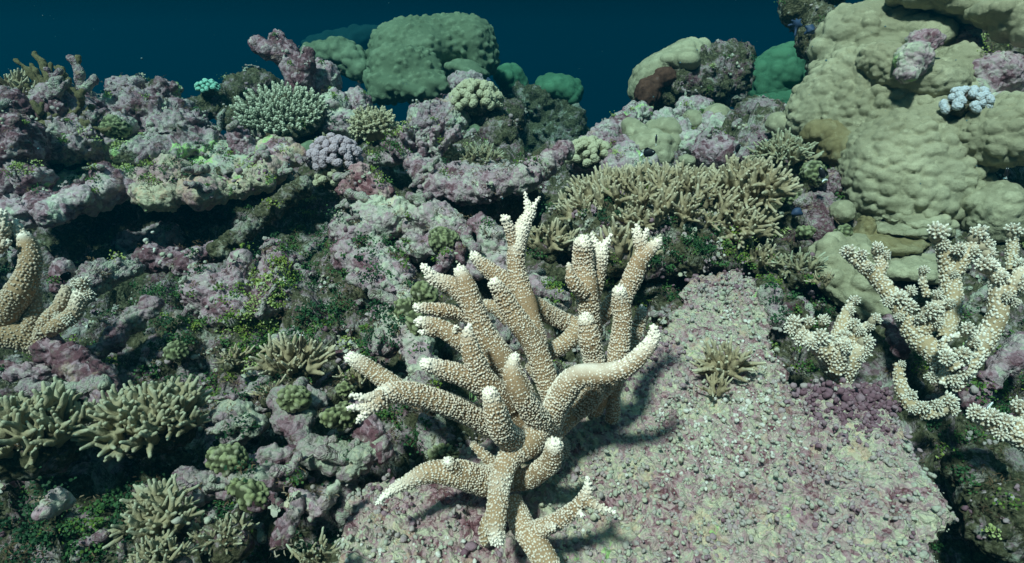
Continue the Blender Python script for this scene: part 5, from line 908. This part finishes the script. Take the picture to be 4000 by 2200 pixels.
for k, (pts, wd, op) in enumerate([([(-40, 1290, 1.5), (30, 1200, 1.48), (85, 1120, 1.46), (115, 1030, 1.45), (112, 965, 1.45), (100, 935, 1.45)], (130, 118, 104, 88, 76, 64), dict(tip_len=.02)), ([(98, 950, 1.45), (75, 905, 1.45), (62, 868, 1.45)], (56, 48, 30), dict(tip_len=.05)),
        ([(-60, 1290, 1.5), (60, 1310, 1.5), (160, 1350, 1.52), (230, 1385, 1.50)], (140, 120, 100, 90), dict(white_tip=0)), ([(0, 960, 1.42), (8, 890, 1.42), (6, 835, 1.42)], (60, 56, 40), dict(tip_len=.05)), ([(-20, 980, 1.42), (28, 948, 1.41)], (50, 32), dict(tip_len=.02)),
        ([(160, 1330, 1.5), (185, 1260, 1.48), (235, 1190, 1.46), (255, 1140, 1.46)], (70, 72, 60, 46), dict(white_tip=.3)), ([(190, 1290, 1.48), (270, 1240, 1.45), (310, 1150, 1.45)], (70, 70, 60), {}), ([(120, 1290, 1.5), (130, 1200, 1.5), (135, 1130, 1.5)], (70, 66, 44), dict(white_tip=.1))]): stag_branch(le, pts, wd, seed=960 + k, **{**kw, **op})
for k, (px, py, d, s_, dv) in enumerate([(325, 1110, 1.43, 40, (.4, -.6, 1)), (345, 1150, 1.42, 34, (.8, -.7, .2)), (235, 1235, 1.4, 30, (-.3, -1, .2)), (270, 1245, 1.4, 34, (.5, -1, 0)), (300, 1110, 1.44, 30, (-.3, -.6, 1))]): bush(le, px, py, d, s_, dv, k % 3)
rock('dead_stem', None, None, [('c', [(200, 1365, 1.50), (290, 1420, 1.49), (360, 1475, 1.48), (405, 1530, 1.46)], (46, 42, 42, 46))], 'pink', k=.02, fn=RR(.008, 30, .008, 60, .004, 970), parent=le)
an = thing('antler_coral', 'tan antler-like branches standing against the blue at the upper left', 'coral', P(250, 400, 2.5))
for k, (pts, rr) in enumerate([([(165, 345, 2.5), (118, 280, 2.48), (58, 234, 2.46)], (14, 13, 9)), ([(190, 350, 2.5), (140, 280, 2.48), (122, 252, 2.48)], (12, 10, 7)), ([(205, 345, 2.5), (178, 285, 2.5), (165, 240, 2.5), (132, 212, 2.5)], (18, 16, 14, 10)), ([(180, 290, 2.5), (215, 300, 2.48), (250, 330, 2.46)], (10, 12, 12)),
        ([(235, 330, 2.5), (245, 290, 2.5), (215, 262, 2.5)], (11, 10, 8)), ([(200, 300, 2.5), (195, 245, 2.5)], (9, 7)), ([(310, 360, 2.55), (312, 290, 2.55), (290, 240, 2.55), (265, 222, 2.55)], (24, 20, 16, 10)), ([(300, 260, 2.55), (305, 225, 2.55)], (13, 10)), ([(330, 350, 2.55), (362, 318, 2.55), (368, 300, 2.55)], (20, 17, 12)), ([(270, 320, 2.52), (240, 268, 2.52), (222, 258, 2.52)], (10, 9, 7)), ([(120, 360, 2.48), (92, 310, 2.47)], (8, 5))]):
    rr = tuple(x * .74 for x in rr)
    rock('antler', None, None, [('c', pts, rr)], 'finger_tan' if k != 6 and k != 8 else 'rubble', k=.01, vox=.006, fn=RR(.003, 36, .005, 80, .002, 980 + k), parent=an)

for k in range(30):
    x0, y0 = [(rg.uniform(90, 370), rg.uniform(330, 560))][0]; an_ = rg.normal() * .5 + (x0 - 230) / 350; l_ = rg.uniform(45, 90); dd = 2.36 + rg.random() * .12
    x1, y1 = x0 + l_ * math.sin(an_), y0 - l_ * math.cos(an_); its = [('c', [(x0, y0, dd + .05), (x1, y1, dd)], (10, 7)), ('c', [((x0 + x1) / 2, (y0 + y1) / 2, dd), ((x0 + x1) / 2 + 30 * rg.choice((-1, 1)), y1 - 5, dd - .02)], (11, 7))]
    rock('antler', None, None, its, 'finger_tan' if rg.random() < .45 else 'rubble', k=.01, vox=.007, fn=RR(.003, 36, .005, 80, .002, 1080 + k), parent=an)

# ------------------------------------------------------------------ fish
def fish(label, px, py, d, length, yaw, pitch=0.0, roll=0.0, body='black', tail='white', deep=.27, group='small black fish with white tails'):
    t = thing('fish', label, 'fish', P(px, py, d), group); L_ = S(length, d)
    n, sg = 15, 12; xs = np.linspace(0, 1, n); h = deep * np.sin(np.pi * np.clip(xs * .92 + .05, 0, 1)) ** .72; h[-1] = .05; wd = h * .42; th = np.linspace(0, 2 * math.pi, sg, endpoint=False)
    V = np.array([(.5 - x * .80, w_ * math.cos(a), h_ * math.sin(a) + .0) for x, w_, h_ in zip(xs, wd, h) for a in th]); i = np.arange(n - 1)[:, None] * sg + np.arange(sg); j = np.arange(n - 1)[:, None] * sg + (np.arange(sg) + 1) % sg
    V = np.vstack((V, (.53, 0, 0), (-.31, 0, 0))); F3 = [(q, len(V) - 2, (q + 1) % sg) for q in range(sg)] + [((n - 1) * sg + q, (n - 1) * sg + (q + 1) % sg, len(V) - 1) for q in range(sg)]
    def fin(name, out, mat, th_=.012):
        o2 = np.array(out); k = len(o2); V = np.vstack([np.c_[o2[:, 0], np.full(k, s_), o2[:, 1]] for s_ in (-th_, th_)]); V[:k][:, 1] = -th_
        F3 = [(0, q, q + 1) for q in range(1, k - 1)] + [(k, k + q + 1, k + q) for q in range(1, k - 1)]; F4 = [(q, (q + 1) % k, k + (q + 1) % k, k + q) for q in range(k)]; return mk(name, V * L_, [np.array(F3), np.array(F4)], M[mat], t, smooth=False)
    bd_ = mk('body', V * L_, [np.array(F3), np.stack((i, i + sg, j + sg, j), -1).reshape(-1, 4)], M[body], t)
    tl_ = fin('tail_fin', [(-.27, .05), (-.42, .16), (-.52, .20), (-.44, 0), (-.52, -.20), (-.42, -.16), (-.27, -.05)], tail); fin('dorsal_fin', [(.22, .24), (.0, .36), (-.18, .30), (-.28, .08), (.1, .18)], body); fin('anal_fin', [(.05, -.22), (-.08, -.34), (-.2, -.26), (-.28, -.07), (0, -.18)], body)
    Ve, Fe = ico(1)
    for s_ in (-1, 1): mk('eye', Ve * .035 * L_ + np.array((.36, s_ * .07, .05)) * L_, Fe, M['white'], bd_)
    t.rotation_euler = (roll, pitch, yaw); return t
fish('black fish with a white tail swimming right across the olive lobed coral', 2530, 597, 2.45, 58, R(-12), R(-6))
fish('slim black fish seen from behind, pointing up, above the first on the olive coral', 2563, 548, 2.48, 46, R(80), R(-72), deep=.22)
fish('black fish by the little olive coral over the finger field, white tail left', 2880, 582, 2.4, 50, R(40), R(-40))
fish('black and white fish in front of the yellow-green brain coral', 3213, 680, 2.0, 58, R(140), R(-62), deep=.2)
fish('dark little fish pointing up before the pale colony at the right edge', 3931, 676, 1.75, 48, R(85), R(-80), deep=.17)
fish('tiny black fish left of the many-lobed olive coral', 2417, 573, 2.6, 20, R(20))
fish('dark fish lurking between the white clusters at the left edge', 255, 1083, 1.55, 50, R(30), R(-40), body='black', tail='black', deep=.3)
fish('slender tan fish with a pale stripe hiding in the pale finger bush', 1178, 1340, 1.44, 88, R(70), R(-74), body='weed_plain', tail='weed_plain', deep=.12, group=None)
fish('pale striped little fish by the round mauve stone at the right edge', 3865, 1588, 1.36, 46, R(20), R(-50), body='white', tail='white', deep=.14, group=None)
for px, py, d, sx_, lab, mt in [(3112, 95, 2.6, 26, 'blue sponge patch on the purple rock spur at the top', 'blue'), (3168, 118, 2.55, 20, 'small blue sponge under the bigger blue patch on the spur', 'blue'), (1905, 330, 3.1, 34, 'blue sponge in the shade right of the big boulder skirt', 'blue'), (3110, 830, 2.0, 20, 'blue sponge tuft in the dark passage under the mint cap', 'blue')]:
    Vs = []; rg = np.random.default_rng(int(px)); s_ = SDF(.004, .01); c = P(px, py, d)
    for q in range(14): e = c + rg.normal(size=3) * S(sx_, d) * (.55, .3, .5); s_.cap(c, e, S(5, d), S(4.5, d))
    V, F = s_.mesh(); tag(mk('sponge', V - c, F, M[mt], loc=c), lab, 'sponge', 'blue sponges')

# ------------------------------------------------------------------ ground cover: algae, nodules, rubble, flakes, drifting specks
bpy.context.view_layer.update(); DG = bpy.context.evaluated_depsgraph_get()
def proj(p):
    v = p - CAM; d = v @ FW; return 2000 + FPX * (v @ RT) / d, 1100 - FPX * (v @ UP) / d, d
def cast(o, dv):
    ok, loc, nor, _, ob, _m = SC.ray_cast(DG, Vector(o), Vector(dv)); return (np.array(loc), np.array(nor), ob) if ok else None
rg = np.random.default_rng(77); BARE = {o.name for o in SC.objects if o.type == 'MESH' and o.data.materials and o.data.materials[0].name in ('ledge_crust', 'pale_crust', 'dead_branch_crust')}
SOFT = ('seabed', 'coral_rock', 'dead_branch', 'dead_table', 'plate', 'base', 'coral_mound', 'bowl', 'rim', 'pillar', 'twigs', 'stalk', 'cave_wall', 'rock', 'trunk', 'arm')
hits = []
for k in range(36000):                                  # rain of slanted rays over the reef, thinner with distance
    y = .45 + 3.2 * rg.random() ** 1.35; x = rg.uniform(-1, 1) * (1.0 * y + .35); dv = np.array((rg.normal() * .25, .55 + rg.normal() * .35, -1.0)); dv /= np.linalg.norm(dv)
    h = cast(np.array((x, y, 1.4)) - dv * .6 - np.array((0, .5, 0)), dv)
    if h is None or h[0][2] < -1.2: continue
    nm = h[2].name
    if (nm.startswith(SOFT) and not (nm.startswith('dead_branch') and rg.random() < .85)) or nm.startswith('dead_table'): hits.append((h[0], h[1], 'plate' if nm.startswith('dead_table') else 'reef', *proj(h[0])[:2], 0, h[2].name))
HP = np.array([h[0] for h in hits]); HN = np.array([h[1] for h in hits]); HK = np.array([h[2] for h in hits]); HX = np.array([h[3] for h in hits]); HY = np.array([h[4] for h in hits]); print('hits', len(HP))
GREEN = [(1000, 1300, 260, 170, 1), (1330, 1180, 230, 160, .9), (1150, 1080, 150, 120, .8), (760, 1360, 260, 170, .9), (560, 1150, 160, 80, .4), (1150, 850, 120, 90, .9), (1250, 780, 90, 60, .8), (600, 1950, 420, 190, 1), (250, 2050, 300, 200, .8), (1650, 1700, 90, 110, 1), (1350, 1000, 60, 60, .5),
         (1450, 1350, 120, 120, .6), (1550, 1640, 80, 60, .9), (1100, 1800, 260, 60, .6), (2500, 1010, 330, 60, .8), (2780, 950, 180, 90, 1), (2450, 830, 260, 60, .5), (2680, 1150, 110, 70, .8), (2200, 1150, 130, 60, .6), (3080, 1180, 120, 110, .6), (3140, 1450, 90, 60, .7), (3560, 1420, 110, 80, .9),
         (3880, 1520, 160, 100, .8), (3820, 170, 160, 70, 1), (3950, 300, 90, 80, 1), (280, 640, 200, 90, .8), (400, 560, 120, 80, .6), (700, 640, 120, 60, .5), (1510, 560, 80, 60, .9), (1330, 450, 80, 80, .6), (450, 1530, 220, 50, .9), (100, 1460, 180, 60, .5), (3700, 1850, 250, 250, .25), (1500, 2100, 90, 120, .5), (1250, 2030, 250, 170, .6), (40, 1080, 60, 90, .7)]
gw = np.zeros(len(HP))
for gx_, gy_, sx_, sy_, w_ in GREEN: gw = np.maximum(gw, w_ * np.exp(-(((HX - gx_) / sx_) ** 2 + ((HY - gy_) / sy_) ** 2)))
gw = gw * (.45 + .9 * np.clip(.5 + .9 * fbm(HP, 7, 2, 91), 0, 1)); HO = np.array([h_[6] for h_ in hits]); reef = HK == 'reef'; bare = np.array([o_ in BARE for o_ in HO])
gw = gw * np.where(bare, .5, 1); pick = reef & (rg.random(len(HP)) < gw * .8 + .03)
a6 = np.linspace(0, 2 * math.pi, 7, endpoint=False)[:6]; DV = np.array([(math.cos(t) * 1.0, .5 + .5 * math.sin(t) * 1.1, .18 * math.cos(2 * t)) for t in np.linspace(0, 2 * math.pi, 6, endpoint=False)]) * (.5, 1, 1); DF = [np.array([(0, 1, 2, 3), (0, 3, 4, 5)])]
def leaves(sel, mat, name, per, spread, size, tint, seed, flat=.6, aspect=(1, 1, 1)):
    rg = np.random.default_rng(seed); P0, N0 = HP[sel], HN[sel]; n = len(P0); lab = tint(P0, rg)
    up_ = N0 + (0, -.1, .7); up_ /= np.linalg.norm(up_, axis=1)[:, None]; Pp = np.repeat(P0, per, 0); Uu = np.repeat(up_, per, 0); r_ = rg.normal(size=Pp.shape); hgt = rg.random(len(Pp)) * spread * 1.1
    cs = np.repeat(rg.uniform(.6, 1.35, n), per)[:, None]; pos = Pp + (r_ * spread * .55 * cs) * (1, 1, .5) + Uu * hgt[:, None] * cs; nn = frames((Uu + (0, -.5, 0)) * flat + rg.normal(size=Pp.shape) * .55, rg); sc = size * rg.uniform(.6, 1.3, len(Pp))
    V, F = stamp(DV, DF, pos, nn, sc[:, None] * np.array(aspect)); t_ = np.clip(np.repeat(lab, per) + rg.normal(size=len(Pp)) * .08, 0, 1)
    o = mk(name, V, F, M[mat], attrs={'tint': np.repeat(t_, len(DV))}); o['kind'] = 'stuff'; return o
leaves(pick & (rg.random(len(HP)) < .8), 'algae', 'green_algae', 40, .019, .0056, lambda p, r: .42 + .75 * fbm(p, 7, 2, 31) - 1.2 * np.exp(-((p[:, 1] - .7) / .45) ** 2) * (p[:, 0] < 0) + r.normal(size=len(p)) * .12 + .06, 1)
leaves(reef & (rg.random(len(HP)) < .10 + .10 * gw), 'weed', 'turf_weed', 16, .016, .0060, lambda p, r: .4 + .5 * fbm(p, 6, 2, 33) + r.normal(size=len(p)) * .2, 2, aspect=(.35, 1.6, 1))
fr_ = np.exp(-(((HX - 2700) / 150) ** 2 + ((HY - 900) / 110) ** 2)) + .7 * np.exp(-(((HX - 2290) / 90) ** 2 + ((HY - 870) / 50) ** 2))
leaves(reef & (rg.random(len(HP)) < .02 + .5 * fr_), 'nodule', 'coralline_flakes', 9, .014, .011, lambda p, r: .1 + .9 * r.random(len(p)), 3)
# nodules
Vi, Fi = ico(1); Vn0, Fn0 = ico(2); VAR = []
for q in range(6):
    w_ = Vn0 * (1, 1, .85); Fw, I_ = worley(w_ + q * 7.3, 1.15, 500 + q, jit=1.0); VAR.append(w_ * (.72 + .45 * dome(Fw, .75) + .14 * fbm(w_ + q * 3.1, 1.7, 2, q))[:, None])

def nodules(sel, name, per, spread, size, seed, pinkb):
    rg = np.random.default_rng(seed); P0, N0 = HP[sel], HN[sel]; lab = np.clip(.56 + .50 * fbm(P0, 5, 2, 35) + rg.normal(size=len(P0)) * .17 + pinkb(P0), 0, 1)
    Pp = np.repeat(P0, per, 0); Nn = np.repeat(N0, per, 0); off = rg.normal(size=Pp.shape) * spread; off -= Nn * (off * Nn).sum(1)[:, None]; cs = np.repeat(rg.uniform(.5, 1.5, len(P0)), per)
    sz = size * cs * rg.uniform(.5, 1.25, len(Pp)); fr = frames(Nn + rg.normal(size=Pp.shape) * .45, rg); loc = Pp + off * cs[:, None] - Nn * size * .5; t_ = np.clip(np.repeat(lab, per) + rg.normal(size=len(Pp)) * .10, 0, 1); parts = []
    for q in range(6):
        m_ = np.arange(len(Pp)) % 6 == q; V, F = stamp(VAR[q], Fn0, loc[m_], fr[m_], sz[m_][:, None] * rg.uniform(.7, 1.3, (m_.sum(), 3))); parts.append((V, F, {'tint': np.repeat(t_[m_], len(VAR[q]))}))
    V, F, A = join(parts); o = mk(name, V, F, M['nodule'], attrs=A); o['kind'] = 'stuff'; return o
def pk(P0): q = np.array([proj(p)[:2] for p in P0]); return -.38 * np.exp(-(((q[:, 0] - 3350) / 260) ** 2 + ((q[:, 1] - 1560) / 110) ** 2)) - .25 * np.exp(-(((q[:, 0] - 2200) / 200) ** 2 + ((q[:, 1] - 2150) / 140) ** 2)) - .2 * np.exp(-(((q[:, 0] - 2800) / 150) ** 2 + ((q[:, 1] - 1130) / 70) ** 2))
pl_ = HK == 'plate'; print('plate hits', pl_.sum())
nodules(pl_ & (rg.random(len(HP)) < .5), 'coralline_nodules', 6, .009, .0036, 11, pk)
pr_ = np.exp(-(((HX - 3330) / 230) ** 2 + ((HY - 1540) / 90) ** 2)) + .6 * np.exp(-(((HX - 2800) / 130) ** 2 + ((HY - 1110) / 50) ** 2)) + .7 * np.exp(-(((HX - 2050) / 130) ** 2 + ((HY - 2170) / 50) ** 2))
nodules(pl_ & (rg.random(len(HP)) < 1.2 * pr_), 'pink_nodules', 9, .010, .0052, 14, lambda p: -.42)
nodules(reef & ~bare & (rg.random(len(HP)) < .07 * (1 - gw)), 'coralline_rubble', 5, .014, .0060, 12, lambda p: -.12)

# broken dead twigs lying all over the slope
TW = []
for q in range(6):
    r_ = np.random.default_rng(300 + q); s_ = SDF(.0030, .006); L_ = r_.uniform(.05, .085); b_ = (L_ * .5, r_.normal() * .012, r_.normal() * .006); s_.cap((-L_ * .5, 0, 0), (0, r_.normal() * .006, .004), .0085, .0075); s_.cap((0, 0, .004), b_, .0075, .0055)
    if q % 2: s_.cap((0, 0, .002), (L_ * .2, r_.choice((-1, 1)) * .026, .012), .0065, .005)
    V, F = s_.mesh(); TW.append((displace(V, F, RR(.003, 50, .003, 90, .0015, 310 + q)), F))
tw = reef & (HY < 2150) & (rg.random(len(HP)) < .012 + .045 * np.exp(-(((HX - 1000) / 500) ** 2 + ((HY - 1650) / 300) ** 2)) + .02 * np.exp(-(((HX - 500) / 500) ** 2 + ((HY - 1150) / 150) ** 2)))
Pp, Nn = HP[tw], HN[tw] + (0, 0, .5); fr = frames(Nn + rg.normal(size=Nn.shape) * .3, rg); sz = rg.uniform(.6, 1.3, len(Pp)); parts = []
for q, (tV, tF) in enumerate(TW):
    m_ = np.arange(len(Pp)) % 6 == q; V, F = stamp(tV, tF, Pp[m_] + Nn[m_] * .004, fr[m_], sz[m_]); parts.append((V, F, {}))
V, F, A = join(parts); o = mk('coral_rubble', V, F, M['rubble']); o['kind'] = 'stuff'; print('twigs', len(Pp))
# drifting specks in the open water
pos = np.array([P(rg.uniform(0, 4000), rg.uniform(-50, 800) ** 1.0, rg.uniform(1.2, 5.5)) for k in range(420)]); V, F = stamp(Vi, Fi, pos, frames(rg.normal(size=pos.shape), rg), .0007 + .0022 * rg.random(len(pos)) ** 3); o = mk('marine_snow', V, F, M['snow']); o['kind'] = 'stuff'

HAZE_D = 0.22; HAZE_C = (0.0, 0.036, 0.060, 1); HAZE_A = (0.0, 0.42, 0.52, 1)
# ------------------------------------------------------------------ water haze
hv = np.array([(x, y, z) for x in (-16, 16) for y in (-2.2, 15.5) for z in (-6, 1.75)], float)
hf = np.array([(0, 1, 3, 2), (4, 6, 7, 5), (0, 4, 5, 1), (2, 3, 7, 6), (0, 2, 6, 4), (1, 5, 7, 3)])
m = bpy.data.materials.new('haze'); m.use_nodes = True; m.node_tree.nodes.clear()
pv = m.node_tree.nodes.new('ShaderNodeVolumePrincipled'); mo = m.node_tree.nodes.new('ShaderNodeOutputMaterial'); m.node_tree.links.new(pv.outputs[0], mo.inputs['Volume'])
pv.inputs['Density'].default_value = HAZE_D; pv.inputs['Color'].default_value = HAZE_C; pv.inputs['Absorption Color'].default_value = HAZE_A; pv.inputs['Anisotropy'].default_value = 0.3
hz = mk('haze', hv, [hf], m, smooth=False); hz['kind'] = 'stuff'
